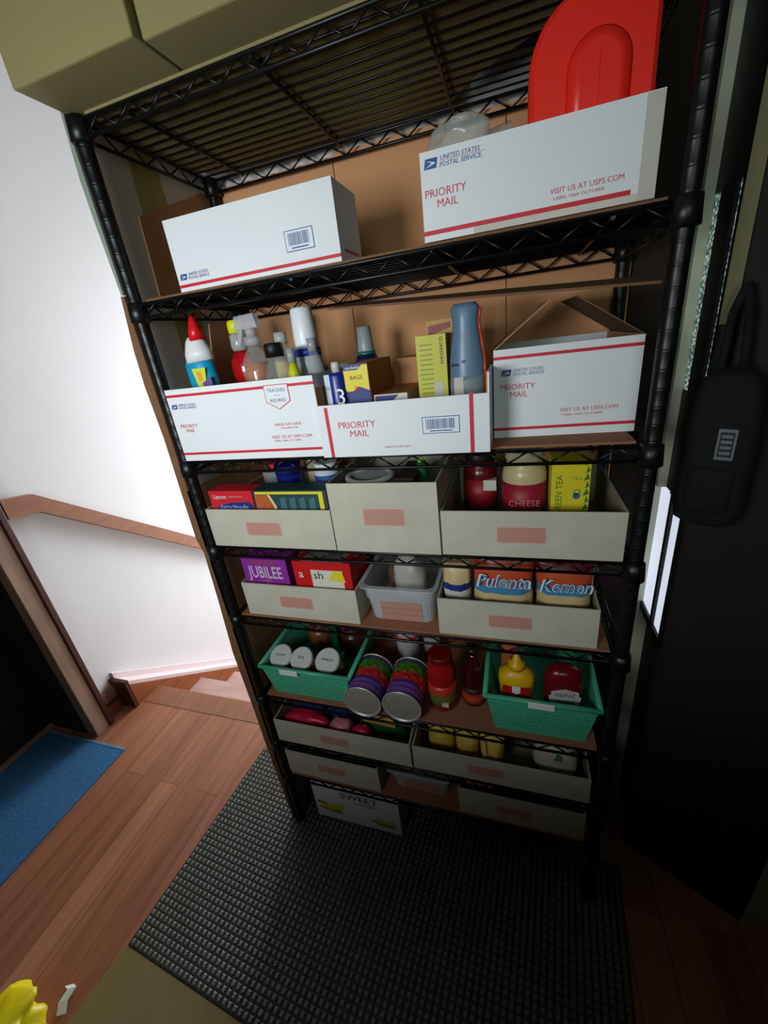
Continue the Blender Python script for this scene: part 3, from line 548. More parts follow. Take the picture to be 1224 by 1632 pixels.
bottle(0.215, 0.17, Z4, [(0.018, 0), (0.019, .005), (0.019, .145)], mat('beige_tub', (170, 150, 110), .5), WHITE, [(0.015, .145), (0.015, .155)], 'beige slim container behind the dark green box', name='canister')
bottle(0.265, 0.13, Z4, [(0.028, 0), (0.029, .005), (0.029, .142)], mat('white_tub', (196, 204, 214), .4), WHITE, [(0.027, .142), (0.027, .152)], 'white container with blue mark behind the dark green box', (BLUE, 0.0295, .10, .125), name='canister')
e = thing('plate_stack', (0.392, 0.075, Z4), 'stack of grey-white round containers with lid in the tall tray', 'container')
G().lathe(mat('greywhite', (170, 172, 172), .4), [(.036, 0), (.048, .02), (.050, .128)], 30).build('tub', e); G().lathe(mat('greywhite_lid', (186, 188, 188), .35), [(.052, .128), (.0535, .132), (.052, .138), (.040, .139), (.038, .136)], 34).build('lid', e)
e = thing('green_tube', (0.515, 0.06, Z4), 'dark green tube leaning in the tall tray', 'tube', rx=-0.1, ry=-0.12)
G().tube(mat('green_tube', (20, 110, 60), .4), (0, 0, .01), (0, 0.03, .155), .010, 14).build('body', e); G().lathe(mat('lime_cap', (190, 220, 70), .4), [(.006, 0.0), (.0075, -.010)], 12, (0, .03, .166)).build('cap', e)
pack('packet', 0.455, 0.04, Z4, 0.04, 0.12, 0.138, 'dark packet with brown top in the tall tray', mat('dark_brown_pack', (50, 36, 30), .6))
e = jar(0.612, 0.17, Z4, .037, 0.135, mat('dark_red_jar', (90, 16, 20), .25), BLACKP, 'dark red jar with grey label at the back of the right tray', mat('dull_red_label', (150, 30, 40), .5))
g = G(); g.box(BWHITE2, 0.008, 0.034, -0.0375, -0.018, .075, .098); g.build('label', e)
jar(0.700, 0.105, Z4, .041, 0.155, mat('cream_sauce', (190, 176, 130), .3), mat('cream_lid', (190, 180, 150), .4), 'cream sauce jar with dark red label in the right tray', mat('crimson_label', (146, 20, 44), .5), 'CHEESE', tM=mat('pink_print', (214, 130, 130), .5))
TY = mat('tea_yellow', (214, 196, 30), .5); TG = mat('tea_green', (50, 120, 40), .5)
def tea(g):
    g.text(TG, 'GREEN TEA', .015, (.018, -.0008, .060), u=(0, 0, 1), v=(-1, 0, 0)); g.text(TG, 'O', .016, (.036, -.0008, .10)); g.text(mat('tea_green2', (120, 150, 40), .5), 'TEA', .009, (.034, -.0008, .128))
    for k in range(7): g.prism(TG, [(.052 + .003 * (k % 2), .07 + .014 * k), (.062, .074 + .014 * k), (.058, .084 + .014 * k)], 1, -.0006, 0)
    g.lathe(mat('tea_blue', (40, 90, 140), .5), [(.006, -.0008), (.006, -.0002)], 14, (.042, 0, .098), axis='y')
pack('tea_box', 0.745, 0.045, Z4, 0.063, 0.07, 0.158, 'yellow tea box with green print standing in the right tray', TY, tea)
# fifth shelf contents
Z5 = LZ[4] + 0.0030
def jub(g):
    g.text(mat('jub_silver', (196, 186, 200), .4), 'JUBILEE', .046, (.062, -.0008, .098), align='CENTER', sx=.62, bold=.015)
    g.text(mat('jub_pale', (190, 140, 160), .4), 'SWEET', .008, (.062, -.0008, .088), align='CENTER'); g.lathe(mat('food_cream', (216, 196, 150), .5), [(.013, -.0006), (.013, -.0002)], 20, (.062, 0, .070), axis='y')
    g.box(mat('jub_red', (150, 60, 90), .5), .03, .095, -.0005, 0, .137, .145)
pack('purple_box', 0.0475, 0.020, Z5, 0.124, 0.05, 0.149, 'purple boxed cake mix with silver JUBILEE lettering', mat('jub_purple', (140, 44, 150), .5), jub)
def crk(g):
    g.box(mat('cracker_white', (214, 208, 196), .5), .045, .125, -.0005, 0, .03, .130); g.text(WHITE, 'a', .03, (.012, -.0008, .108)); g.text(INK, 'sh', .03, (.050, -.0008, .106)); g.prism(YL, [(.088, .105), (.10, .128), (.124, .128), (.13, .10)], 1, -.0008, -.0004)
    for k in range(7): g.box(mat('grey_text', (110, 104, 100), .5), .030, .125, .008 + .009 * k, .012 + .009 * k, .1505, .1509)
    g.box(mat('cracker_greytop', (150, 144, 138), .5), .024, .128, .004, .075, .1500, .1504)
pack('cracker_box', 0.190, 0.018, Z5, 0.145, 0.10, 0.150, 'red and white cracker box beside the purple box', mat('cracker_red', (196, 20, 26), .5), lambda g: crk(g), side=mat('cracker_red', (196, 20, 26), .5))
def clearbin(name, x0, x1, y, z, h, d, label, bx=None):
    e = empty(name, (0, 0, 0), label, 'bin', 'clear plastic bins on the rack'); e.location = ((x0 + x1) / 2, y, z); w_ = x1 - x0; g = G()
    def ring(wx, y0, y1, z_, r=.02, n=4):
        pts = []
        for (cx, cy, a0) in ((wx - r, y0 + r, -90), (wx - r, y1 - r, 0), (-wx + r, y1 - r, 90), (-wx + r, y0 + r, 180)):
            for k in range(n + 1): a = math.radians(a0 + 90 * k / n); pts.append((cx + r * math.cos(a), cy + r * math.sin(a), z_))
        return pts
    o = [ring(w_ * .43, .020, d - .015, 0), ring(w_ * .46, .012, d - .008, h * .62), ring(w_ * .475, .009, d - .005, h * .64), ring(w_ * .49, .005, d - .002, h * .97), ring(w_ * .5 + .005, -.004, d + .004, h), ring(w_ * .5 + .005, -.004, d + .004, h + .003), ring(w_ * .48, .008, d - .005, h + .002), ring(w_ * .45, .015, d - .010, h * .6), ring(w_ * .42, .023, d - .018, .0025)]
    g.rings(CLEAR, o, smooth=False); g.build('body', e)
    g = G(); zt = h * .56
    for k in range(3):
        a, b = zt * k / 3, zt * (k + .94) / 3; f = lambda z_: .0195 - .008 * z_ / (h * .62)
        g.hexa(PINK, [(-w_ * .26, f(a) - .001, a + .002), (w_ * .30, f(a) - .001, a + .002), (w_ * .30, f(a) - .0003, a + .002), (-w_ * .26, f(a) - .0003, a + .002)], [(-w_ * .26, f(b) - .001, b + .002), (w_ * .30, f(b) - .001, b + .002), (w_ * .30, f(b) - .0003, b + .002), (-w_ * .26, f(b) - .0003, b + .002)])
    g.build('label', e); return e
clearbin('plastic_bin', 0.3520, 0.5220, 0.012, LZ[4], 0.096, 0.24, 'clear plastic bin with pink label on the fifth shelf')
g = G(); g.blob(mat('white_bag', (170, 168, 160), .5), (0.452, 0.105, 0.945), (.034, .05, .066), 11, 20, 14, .10); tag(g.build('flour_bag'), 'white paper bag standing in the clear bin of the fifth shelf', 'bag')
g = G(); g.blob(mat('brown_bag', (96, 70, 58), .5), (0.402, 0.17, 0.912), (.020, .06, .042), 12, 16, 12, .10); tag(g.build('packet'), 'brown packet left of the white bag in the clear bin', 'packet')
def pillow(name, x0, x1, y, z, h, t_, label, mats, seed, txt=None, cat='bag', sh=0.0, tM=None):
    # sealed pillow bag: a crimped top, bulging middle, coloured bands from bottom up
    e = thing(name, ((x0 + x1) / 2, y, z), label, cat); wx = (x1 - x0) / 2; n = 24; rnd = random.Random(seed); ph = [rnd.uniform(0, 6) for _ in range(6)]; rs = []; Ms = []; m_ = 20
    for a in range(m_ + 1):
        f = a / m_; th = t_ * (math.sin(math.pi * (0.06 + 0.90 * f)) ** 0.55) + .0012; ring = []
        for b in range(n):
            tt = 2 * math.pi * b / n; cx, cy = math.cos(tt), math.sin(tt); cx = math.copysign(abs(cx) ** .75, cx)
            k = 1 + .10 * math.sin(5 * cx + 9 * f + ph[0]) + .07 * math.sin(11 * cx - 7 * f + ph[1])
            ring.append((wx * cx * (1 - .04 * math.sin(math.pi * f) + .02 * math.sin(9 * f + ph[2])), th * cy * k + sh * f, h * f))
        rs.append(ring)
    for a in range(m_):
        f = (a + .5) / m_; M = mats[-1][1]
        for (lim, mm) in mats:
            if f < lim: M = mm; break
        Ms.append(M)
    G().rings(Ms, rs).build('pouch', e)
    if txt:
        (s, size, zz_, sx_, yy) = txt; g = G(); g.text(WHITE, s, size * 1.06, (0, yy + .0006, zz_ - .0005), align='CENTER', sx=sx_, shear=.25, bold=.03); g.text(tM or BLUE, s, size, (0, yy, zz_), align='CENTER', sx=sx_, shear=.25); g.build('lettering', e, recalc=False)
    return e
PO = mat('snack_orange', (190, 76, 40), .3); PBL = mat('snack_blue', (70, 130, 170), .3); PCR = mat('snack_cream', (206, 180, 130), .35); PDR = mat('snack_maroon', (120, 24, 36), .35)
TB = mat('snack_letter_blue', (36, 118, 176), .4)
pillow('snack_bag', 0.600, 0.722, 0.052, Z5, 0.170, .028, 'orange snack bag lettered Pulenta in blue', [(.56, PCR), (.64, PBL), (.93, PO), (1, PDR)], 1, ('Pulenta', .038, .112, .88, -.0300), tM=TB)
pillow('snack_bag', 0.724, 0.830, 0.052, Z5, 0.165, .028, 'orange snack bag lettered Kemen in blue at the tray right end', [(.58, PCR), (.68, PBL), (.90, PO), (1, PDR)], 2, ('Kemen', .035, .110, .88, -.0300), tM=TB)
pillow('flour_bag', 0.536, 0.596, 0.055, Z5, 0.150, .026, 'small cream bag with navy band beside the Pulenta bag', [(.58, BWHITE2), (.70, NV), (1, PCR)], 3)

# ------------------------------------------------------------ sixth shelf: baskets, cans, jars
Z6 = LZ[5]
def basket(x0, x1, y, z, h, d, label, lx):
    e = empty('plastic_basket', ((x0 + x1) / 2, y, z), label, 'basket', 'teal green baskets'); w_ = (x1 - x0) / 2; bt = w_ * .80
    g = G()
    def wall(a, b, c, d_, nu, nv):   # corners bottom a->b, top d_->c ; cells with a hole
        a, b, c, d_ = map(Vector, (a, b, c, d_)); k = g.i(TEAL)
        P = lambda u, v: (a * (1 - u) + b * u) * (1 - v) + (d_ * (1 - u) + c * u) * v
        rnd = random.Random(nu * 7 + nv); V = {}
        def vt(i, j):
            if (i, j) not in V: V[(i, j)] = g.bm.verts.new(P(i / (3 * nu), 0.06 + 0.86 * j / (3 * nv)))
            return V[(i, j)]
        for i in range(3 * nu):
            for j in range(3 * nv):
                ci, cj = i // 3, j // 3
                if i % 3 == 1 and j % 3 == 1 and rnd.random() < .95: continue
                if i % 3 == 0 and j % 3 == 1 and (ci + cj) % 3 == 0: continue
                f = g.bm.faces.new((vt(i, j), vt(i + 1, j), vt(i + 1, j + 1), vt(i, j + 1))); f.material_index = k
        for (v0, v1) in ((0, .06), (.92, 1)): g.face(TEAL, [P(0, v0), P(1, v0), P(1, v1), P(0, v1)])
    y0b, y1b = .010, d - .012
    B = [(-bt, y0b, 0), (bt, y0b, 0), (bt, y1b, 0), (-bt, y1b, 0)]; Tt = [(-w_ + .004, .003, h), (w_ - .004, .003, h), (w_ - .004, d - .003, h), (-w_ + .004, d - .003, h)]
    wall(B[0], B[1], Tt[1], Tt[0], 30, 8); wall(B[1], B[2], Tt[2], Tt[1], 30, 8); wall(B[2], B[3], Tt[3], Tt[2], 30, 8); wall(B[3], B[0], Tt[0], Tt[3], 30, 8)
    g.face(TEAL, B); o = g.build('body', e); s = o.modifiers.new('solid', 'SOLIDIFY'); s.thickness = .002; s.offset = 1
    g = G(); pts = [(-w_, 0), (w_, 0), (w_, d), (-w_, d)]
    for a in range(4):
        p, q = pts[a], pts[(a + 1) % 4]; g.tube(TEAL, (*p, h), (*q, h), .0058, 10)
        g.lathe(TEAL, [(.002, -.0056), (.0058, 0), (.002, .0056)], 10, (*p, h))
    g.build('rim', e)
    g = G(); cx = lx - (x0 + x1) / 2; g.hexa(WHITE, [(cx - .027, -.0068, h - .012), (cx + .027, -.0068, h - .012), (cx + .027, -.0062, h - .012), (cx - .027, -.0062, h - .012)], [(cx - .027, -.0068, h + .004), (cx + .027, -.0068, h + .004), (cx + .027, -.0062, h + .006), (cx - .027, -.0062, h + .006)])
    g.build('label', e); return e
basket(0.019, 0.284, 0.004, Z6, 0.098, 0.27, 'teal basket of white-lidded jars at the left of the sixth shelf', 0.112)
basket(0.622, 0.860, 0.006, Z6, 0.108, 0.27, 'teal basket with mustard and ketchup at the right of the sixth shelf', 0.742)
PBJ = mat('peanut_jar', (120, 74, 40), .3); WL = mat('white_lid', (208, 208, 204), .45)
for (x, y, r, lb, s) in ((0.062, 0.094, .0315, 'white-lidded jar leaning at the left of the left basket', 'FLOUR'), (0.127, 0.094, .0315, 'white-lidded jar in the middle front of the left basket', 'RICE'), (0.204, 0.098, .034, 'white-lidded jar at the right front of the left basket', 'VANILLA')):
    e = thing('spice_jar', (x, y, Z6 + .022), lb, 'jar', 'white-lidded jars in the left basket', rx=0.52)
    hh = .078
    G().lathe(PBJ, [(r * .88, 0), (r * .92, .004), (r * .92, hh)], 26).build('body', e); g = G(); g.lathe(WL, [(r, hh), (r + .001, hh + .002), (r + .001, hh + .014), (r - .002, hh + .017), (r - .004, hh + .0165)], 30); g.build('lid', e)
    g = G(); g.text(INK, s, .009, (0, -.002, hh + .0173), u=(1, 0, 0), v=(0, 1, 0), align='CENTER'); g.build('lettering', e, recalc=False)
jar(0.105, 0.205, Z6 + .003, .038, .085, PBJ, mat('brown_lid', (96, 52, 38), .4), 'brown-lidded jar at the back of the left basket')
jar(0.215, 0.205, Z6 + .003, .038, .082, mat('darkred_spread', (70, 24, 20), .3), mat('maroon_lid', (80, 20, 20), .4), 'maroon-lidded jar at the back right of the left basket')
pack('green_box', 0.150, 0.180, Z6 + .003, .024, .07, .115, 'dark green packet between the two back jars in the left basket', mat('deep_green', (10, 74, 44), .5))
PU = mat('purple_band', (84, 48, 130), .35); PU2 = mat('purple_light', (124, 86, 160), .35); TR = mat('tomato_red', (196, 52, 34), .35); LG = mat('leaf_green', (70, 124, 40), .35)
for (x, y, lb) in ((0.3225, -0.020, 'large food can lying on its side next to the left basket'), (0.4240, -0.016, 'large food can lying on its side next to the salsa jar')):
    z = Z6 + .0505; e = thing('food_can', (x, y, Z6), lb, 'can', 'two large cans lying with their ends to the front', rz=0.0); c = (0, 0, .0505)
    g = G(); g.lathe([ENDM] * 5 + [STEEL] * 4, [(.033, .0030), (.035, .0008), (.037, .0038), (.039, .0008), (.041, .0038), (.0455, .0038), (.0465, .0), (.0500, .0), (.0502, .003), (.048, .005)], 40, c, axis='y'); g.build('end', e)
    g = G(); g.lathe([PU, PU2, PU, PU2, PU, TR, TR, LG, PU], [(.0482, .007), (.0482, .012), (.0486, .022), (.0482, .026), (.0486, .036), (.0482, .046), (.0482, .060), (.0482, .076), (.0482, .104), (.0482, .116)], 40, c, axis='y')
    g.build('body', e)
    g = G(); g.lathe(STEEL, [(.048, .1165), (.0500, .117), (.0500, .120), (.046, .1195)], 40, c, axis='y'); g.build('back_end', e)
    g = G()
    for k in range(12):
        a = math.radians(25 + 130 * ((k * 5) % 12) / 11); yy = .050 + .0042 * k; r_ = .0075; M = TR if k < 6 else LG; cx, cz = .0484 * math.cos(a), .0505 + .0484 * math.sin(a)
        n_ = Vector((math.cos(a), 0, math.sin(a))); u_ = Vector((0, 1, 0)); v_ = n_.cross(u_); p_ = Vector((cx, yy, cz))
        g.rings(M, [[tuple(p_ + n_ * q + (u_ * math.cos(t_ * .5236) + v_ * math.sin(t_ * .5236)) * rr_) for t_ in range(12)] for rr_, q in ((r_, 0), (r_ * .7, .0008), (r_ * .2, .001))])
    g.build('vegetable_picture', e)
GC = mat('grey_label_can', (176, 172, 168), .4)
for (x, y, lb) in ((0.385, 0.215, 'upright can with white and red label behind the lying cans'), (0.455, 0.235, 'smaller white-topped can behind the right lying can')):
    e = thing('food_can', (x, y, Z6), lb, 'can'); r_ = .034 if x < .4 else .026
    G().lathe(GC, [(r_ * .97, 0), (r_, .002), (r_, .128), (r_ * .97, .130)], 26).build('body', e); G().lathe(STEEL, [(r_ * .98, .1302), (r_, .132), (r_ * .9, .1315), (r_ * .88, .1305)], 26).build('rim', e)
    g = G(); g.lathe(REDT, [(r_ + .0004, .075), (r_ + .0004, .092)], 26); g.build('label', e)
e = thing('salsa_jar', (0.512, 0.066, Z6), 'red salsa jar with pepper label beside the lying cans', 'jar')
G().lathe(mat('salsa_red', (160, 24, 22), .2), [(.033, 0), (.036, .005), (.036, .075), (.0345, .09), (.036, .105), (.034, .125), (.026, .138), (.026, .145)], 28).build('body', e); G().lathe(mat('darkred_lid', (110, 14, 16), .35), [(.029, .145), (.0295, .148), (.0295, .162), (.028, .164)], 26).build('lid', e)
g = G(); g.lathe([mat('label_olive', (110, 110, 40), .5), mat('label_dull', (130, 92, 40), .5), TR], [(.0365, .018), (.0365, .040), (.0365, .058), (.0365, .082)], 28); g.lathe(LG, [(.008, -.0375), (.008, -.0360)], 14, (-.010, 0, .044), axis='y'); g.box(BWHITE2, .004, .020, -.0372, -.030, .022, .034); g.build('label', e)
e = thing('sauce_bottle', (0.588, 0.088, Z6), 'dark sauce bottle with orange-red label beside the right basket', 'bottle')
G().lathe(mat('dark_sauce', (60, 12, 14), .12, spec=.8), [(.026, 0), (.029, .005), (.029, .06), (.025, .085), (.0265, .10), (.018, .125), (.012, .14), (.012, .155)], 26).build('body', e); G().lathe(mat('dark_cap', (26, 16, 16), .4), [(.014, .155), (.014, .172)], 20).build('cap', e)
g = G(); g.lathe([mat('label_orange', (206, 84, 46), .5), TR, mat('label_dark', (40, 30, 22), .5)], [(.0296, .012), (.0296, .032), (.0296, .044), (.0296, .060)], 26); g.build('label', e)
MY = mat('mustard_yellow', (230, 176, 10), .35)
e = thing('mustard_bottle', (0.690, 0.058, Z6 + .003), 'yellow mustard squeeze bottle in the right basket', 'bottle')
G().lathe(MY, [(.030, 0), (.034, .005), (.034, .035), (.032, .065), (.033, .095), (.036, .122), (.034, .137), (.022, .148), (.016, .151)], 30, sx=1.12, sy=.72, sq=.25).build('body', e); G().lathe(MY, [(.0185, .152), (.0185, .168), (.010, .171), (.0055, .192), (.003, .194)], 20).build('nozzle_cap', e)
g = G(); g.prism(mat('mustard_label_red', (176, 22, 26), .45), [(-.029, .058), (.029, .058), (.031, .116), (-.031, .116)], 1, -.0268, -.0260); g.prism(WHITE, [(-.009, .118), (.009, .118), (.009, .100), (0, .093), (-.009, .100)], 1, -.0272, -.0268); g.text(MY, 'YELLOW', .013, (0, -.0274, .080), align='CENTER'); g.text(MY, 'MUSTARD', .009, (0, -.0274, .068), align='CENTER'); g.build('label', e, recalc=False)
KR = mat('ketchup_red', (110, 12, 26), .25)
e = thing('ketchup_bottle', (0.790, 0.060, Z6 + .003), 'dark red upside-down ketchup bottle with pale shield label in the right basket', 'bottle', rz=0.08)
G().lathe(KR, [(.026, .02), (.032, .035), (.036, .06), (.039, .10), (.038, .135), (.032, .158), (.020, .168), (.006, .170)], 30, sx=1.08, sy=.66, sq=.25).build('body', e); G().lathe(mat('ketchup_cap', (200, 196, 190), .4), [(.024, 0), (.026, .004), (.026, .0195)], 24, sy=.7).build('cap', e)
g = G(); g.prism(mat('ketchup_label', (200, 194, 190), .45), [(-.026, .066), (.026, .066), (.034, .106), (.029, .108), (.028, .120), (0, .127), (-.028, .120), (-.029, .108), (-.034, .106)], 1, -.0278, -.0268); g.prism(mat('ketchup_print', (160, 130, 128), .45), [(-.020, .074), (.020, .074), (.021, .094), (-.021, .094)], 1, -.0280, -.0278)
g.text(INK, 'HEINZ', .0145, (0, -.0284, .1055), align='CENTER'); g.box(KR, -.016, .016, -.0282, -.0278, .068, .072); g.build('label', e, recalc=False)
g = G(); g.lathe(mat('orange_cap', (190, 100, 60), .4), [(.02, .0), (.022, .01), (.022, .13), (.016, .16), (.014, .175)], 20, (0.675, .14, Z6 + .003)); tag(g.build('squeeze_bottle'), 'orange-topped bottle behind the mustard bottle', 'bottle')

# ------------------------------------------------------------ seventh shelf packets
Z7 = LZ[6] + .0030
F1 = mat('foil_crimson', (200, 24, 60), .3, bump=.2, scale=30); F2 = mat('foil_blue', (24, 60, 130), .3, bump=.2, scale=30); F3 = mat('foil_pink', (214, 130, 140), .35)
g = G(); g.blob(F1, (0.098, 0.040, Z7 + .0395), (.072, .026, .0395), 21, 30, 16, .09); tag(g.build('candy_bag'), 'crimson foil packet at the left front of the seventh shelf tray', 'packet')
e = pillow('blue_packet', 0.030, 0.140, 0.086, Z7, 0.124, .018, 'blue packet with small white discs behind the crimson packet', [(1, F2)], 22)
g = G()
for (x_, z_) in ((-.010, .104), (.008, .102)): g.lathe(WHITE, [(.0065, -.022), (.0065, -.0120)], 14, (x_, 0, z_), axis='y')
g.build('white_disc', e)
pillow('blue_packet', 0.144, 0.235, 0.086, Z7, 0.120, .018, 'plain dark blue packet in the middle of the left seventh shelf tray', [(1, F2)], 23)
g = G(); g.blob(F3, (0.214, 0.036, Z7 + .038), (.034, .024, .038), 24, 22, 12, .08); tag(g.build('candy_bag'), 'pale pink packet between the crimson and green packets', 'packet')
g = G(); g.blob(F1, (0.278, 0.030, Z7 + .037), (.028, .018, .037), 25, 20, 12, .08); tag(g.build('candy_bag'), 'small crimson packet in front of the green packet', 'packet')
GR = mat('pasta_green', (20, 96, 56), .35); FC = mat('food_cream', (216, 196, 150), .5)
e = pillow('pasta_packet', 0.250, 0.395, 0.078, Z7, 0.122, .022, 'green packet with a noodle picture in the left seventh shelf tray', [(1, GR)], 26)
g = G(); g.prism(mat('noodle_tan', (200, 160, 80), .5), [(-.045, .070), (.050, .062), (.050, .098), (-.045, .104)], 1, -.0262, -.0240); g.prism(FC, [(.030, .080), (.048, .078), (.046, .104), (.032, .106)], 1, -.0266, -.0262); g.prism(PBL, [(-.022, .088), (-.004, .086), (-.006, .106), (-.020, .108)], 1, -.0266, -.0262); g.build('picture', e)
YP = mat('pasta_yellow', (224, 190, 84), .35, noise=.2, scale=60)
for k, (a, b, lb) in enumerate(((0.460, 0.535, 'leftmost yellow pasta packet of the right seventh shelf tray'), (0.537, 0.600, 'middle yellow pasta packet of the right seventh shelf tray'), (0.602, 0.665, 'rightmost yellow pasta packet with a white seam'))):
    e = pillow('pasta_bag', a, b, 0.075 - .01 * k, Z7, 0.108 + .004 * (k % 2), .030, lb, [(1, YP)], 30 + k, cat='packet')
    if k == 2: e['label'] = 'rightmost yellow pasta packet with a white seam'; g = G(); g.hexa(FC, [(-.020, -.0335, .06), (-.012, -.0335, .06), (-.012, -.030, .06), (-.020, -.030, .06)], [(-.024, -.028, .104), (-.016, -.028, .104), (-.016, -.022, .104), (-.024, -.022, .104)]); g.build('seam', e)
for (k, z_) in ((0, 0.03),):
    e = thing('sugar_bag', (0.785, 0.080, Z7), 'plump pale grey bag with a green print in the right seventh shelf tray', 'bag')
    g = G(); g.blob(mat('pale_bag', (206, 202, 180), .45), (0, -.012, .058), (.050, .038, .058), 33, 26, 16, .045); g.build('pouch', e)
    g = G(); g.prism(mat('pale_green_print', (90, 140, 96), .5), [(-.006, .082), (.012, .080), (.010, .096), (.000, .098)], 1, -.0530, -.044); g.build('print', e)
# bottom shelf contents
Z8 = LZ[7] + .0030
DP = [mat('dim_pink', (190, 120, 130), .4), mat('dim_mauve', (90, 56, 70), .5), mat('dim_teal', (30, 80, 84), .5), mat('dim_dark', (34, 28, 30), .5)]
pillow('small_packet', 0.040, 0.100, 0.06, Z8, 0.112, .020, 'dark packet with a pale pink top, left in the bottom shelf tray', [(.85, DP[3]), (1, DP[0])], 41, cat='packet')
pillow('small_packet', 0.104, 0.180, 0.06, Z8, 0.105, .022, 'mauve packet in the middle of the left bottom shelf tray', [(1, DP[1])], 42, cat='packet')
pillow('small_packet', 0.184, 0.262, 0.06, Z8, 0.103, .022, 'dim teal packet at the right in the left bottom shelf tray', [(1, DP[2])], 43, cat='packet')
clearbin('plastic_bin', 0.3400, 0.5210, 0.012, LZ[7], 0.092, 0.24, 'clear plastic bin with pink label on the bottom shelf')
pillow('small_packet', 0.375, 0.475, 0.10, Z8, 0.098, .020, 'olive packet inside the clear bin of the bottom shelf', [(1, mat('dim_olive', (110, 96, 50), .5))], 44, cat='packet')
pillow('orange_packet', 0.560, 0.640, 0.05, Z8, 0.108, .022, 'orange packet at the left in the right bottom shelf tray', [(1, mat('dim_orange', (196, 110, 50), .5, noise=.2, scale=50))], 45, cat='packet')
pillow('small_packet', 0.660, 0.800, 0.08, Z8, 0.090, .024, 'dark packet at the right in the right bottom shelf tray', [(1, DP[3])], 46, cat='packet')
# picture carton on the floor
e = thing('corn_box', (0.058, 0.022, 0.0085), 'white box with yellow corn pictures standing on the mat under the rack', 'box')
g = G(); g.box(BWHITE, 0, .296, 0, .20, 0, .172); g.build('carton', e, bevel=.003)
CY = mat('corn_yellow', (214, 200, 40), .5); CG = mat('corn_green', (130, 150, 50), .5)
def corn(g, cx, cz, n_, s=1, sg=1):
    for k in range(n_):
        a0 = math.radians(-10 * sg + 12 * k * sg); ux, uz = math.cos(a0), math.sin(a0); L_, w_ = .042 * s, .011 * s; x_, z_ = cx + .008 * k * sg, cz + .012 * k
        pts = []
        for t_ in range(14): b_ = 2 * math.pi * t_ / 14; p, q = L_ * math.cos(b_), w_ * math.sin(b_); pts.append((x_ + ux * p - uz * q, z_ + uz * p + ux * q))
        g.prism(CY if k % 3 else CG, pts, 1, -.0006 - .0003 * k, 0)
g = G(); corn(g, .055, .050, 3); corn(g, .030, .078, 1, .55); corn(g, .238, .040, 2, .95, 1); g.text(INK, 'SWEET', .036, (.165, -.0008, .128), align='CENTER', sx=1.15); g.text(mat('grey_text', (110, 104, 100), .5), 'GOLDEN', .018, (.180, -.0008, .108), align='CENTER', sx=1.1)
g.build('printing', e, recalc=False)

# ------------------------------------------------------------ mats on the floor
RUB = mat('rubber_grey', (116, 114, 106), .5, noise=.12, scale=12); RUBD = mat('rubber_dark', (30, 28, 28), .6)
e = empty('rubber_mat', (-0.333, -0.408, 0.0005), 'dark grey woven-grid rubber mat under and in front of the rack', 'mat', rz=-0.092)
Lx, Ly = 1.26, 0.620
g = G(); g.box(RUBD, 0, Lx, 0, Ly, 0, .0035); 
nx, ny = 76, 37; px, py = (Lx - .004) / nx, (Ly - .004) / ny
for a in range(nx):
    for b in range(ny):
        x, y = .002 + a * px, .002 + b * py; q = .0034; s = .0035
        u0, u1, v0, v1 = x + .0022, x + px - .0022, y + .0010, y + py - .0010
        A = [(u0, v0, s), (u1, v0, s), (u1, v1, s), (u0, v1, s)]; B = [(u0 + .0025, v0 + .0035, s + q), (u1 - .0025, v0 + .0035, s + q), (u1 - .0025, v1 - .0035, s + q), (u0 + .0025, v1 - .0035, s + q)]
        va = [g.bm.verts.new(p) for p in A]; vb = [g.bm.verts.new(p) for p in B]; k = g.i(RUB)
        for c in range(4): f = g.bm.faces.new((va[c], va[(c + 1) % 4], vb[(c + 1) % 4], vb[c])); f.material_index = k
        f = g.bm.faces.new(vb); f.material_index = k
g.build('weave', e)
g = G()
TAN = mat('tan_sheet', (132, 116, 68), .8, noise=.05, scale=10)
g.prism(TAN, [(-0.334, -0.4092), (-0.372, -0.60), (0.60, -0.72), (0.60, -0.4955)], 2, .0005, .004)
tag(g.build('floor_card'), 'tan cardboard sheet on the floor in front of the rubber mat', 'cardboard')
BM = mat('blue_carpet', (52, 106, 150), .9, noise=.18, scale=90, bump=.4); g = G(); g.box(BM, -1.33, -0.879, -0.92, 0.064, .0005, .009); g.box(mat('blue_binding', (96, 134, 160), .8), -1.33, -0.879, 0.064, 0.076, .0005, .010)
tag(g.build('door_mat', bevel=.002), 'blue carpet mat with pale edge in front of the dark doorway', 'mat')
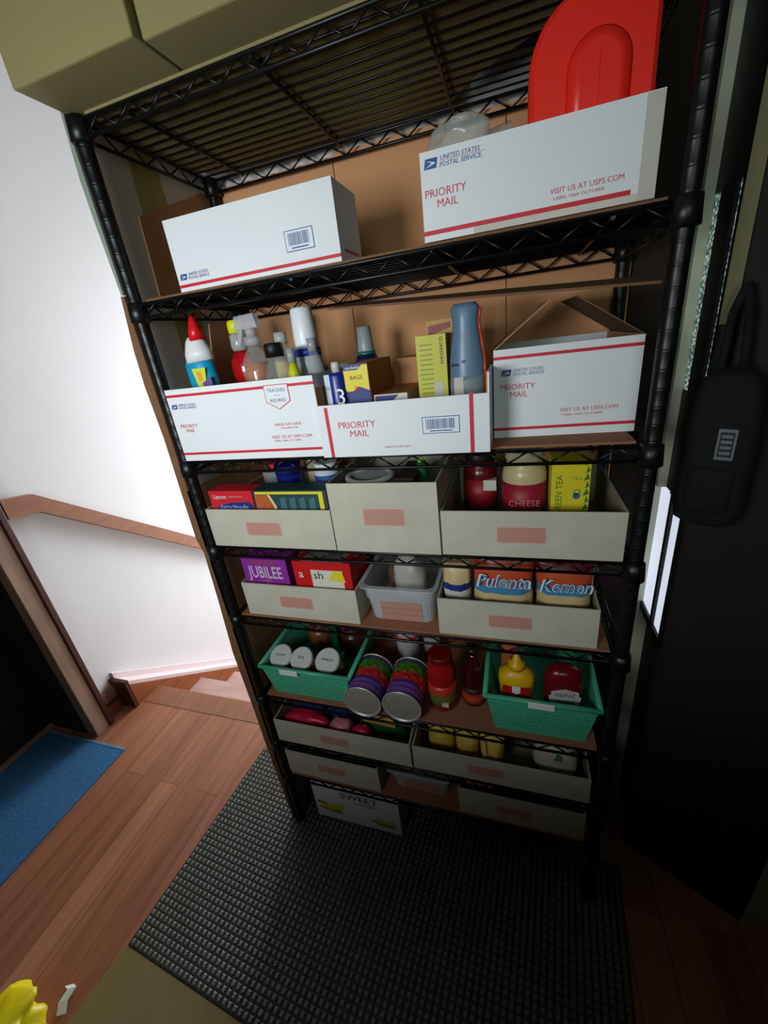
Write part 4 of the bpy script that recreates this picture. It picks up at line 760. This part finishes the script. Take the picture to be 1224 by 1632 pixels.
# yellow bag and tag in the lower left corner
g = G(); g.blob(mat('yellow_bag', (226, 206, 20), .35, noise=.1, scale=20, bump=.4), (-0.470, -0.645, 0.050), (.080, .095, .048), 51, 40, 26, .14)
tag(g.build('yellow_bag'), 'crumpled bright yellow plastic bag on the floor at the lower left', 'plastic bag')
g = G(); pts = [(-.405, -.495, .002), (-.385, -.498, .012), (-.386, -.522, .010), (-.372, -.540, .004)]
for a, b in zip(pts, pts[1:]):
    g.hexa(WHITE, [a, (a[0] + .020, a[1] + .010, a[2]), (b[0] + .020, b[1] + .010, b[2]), b], [(p[0], p[1], p[2] + .001) for p in (a, (a[0] + .020, a[1] + .010, a[2]), (b[0] + .020, b[1] + .010, b[2]), b)])
for v in g.bm.verts: v.co.x -= .030; v.co.y += -.02; v.co.z += .001
tag(g.build('paper_scrap'), 'small crumpled white paper scrap beside the yellow bag', 'paper')

# ------------------------------------------------------------ black bag hanging on the right
e = empty('backpack', (1.006, 0.100, 1.095), 'black backpack hanging beside the right end of the rack', 'bag', rz=-0.496)
g = G(); g.lathe(BLACKF, [(0.030, 0), (0.045, 0.010), (0.049, 0.035), (0.049, 0.15), (0.046, 0.21), (0.036, 0.250), (0.018, 0.262)], 32, sx=1, sy=0.62, sq=0.7); g.build('body', e)
g = G(); g.lathe(BLACKF, [(0.030, 0.03), (0.034, 0.036), (0.034, 0.10), (0.030, 0.11)], 28, (0, -0.016, 0), sx=1, sy=0.6, sq=0.7); g.build('front_pocket', e)
g = G(); g.path(BLACKF, [(-.02, .01, .25), (-0.018, .016, .34), (-.008, .020, .38), (0.002, .016, .34), (0.010, .01, .25)], .006, 8); g.build('strap', e)
g = G(); g.box(mat('patch_grey', (110, 114, 122), .5), .000, .024, -.0330, -.0300, .125, .175); g.box(BLACKP, .003, .021, -.0333, -.0330, .130, .170); [g.box(mat('patch_grey', (110, 114, 122), .5), .005, .019, -.0336, -.0333, .134 + .009 * k, .139 + .009 * k) for k in range(4)]; g.build('patch', e)
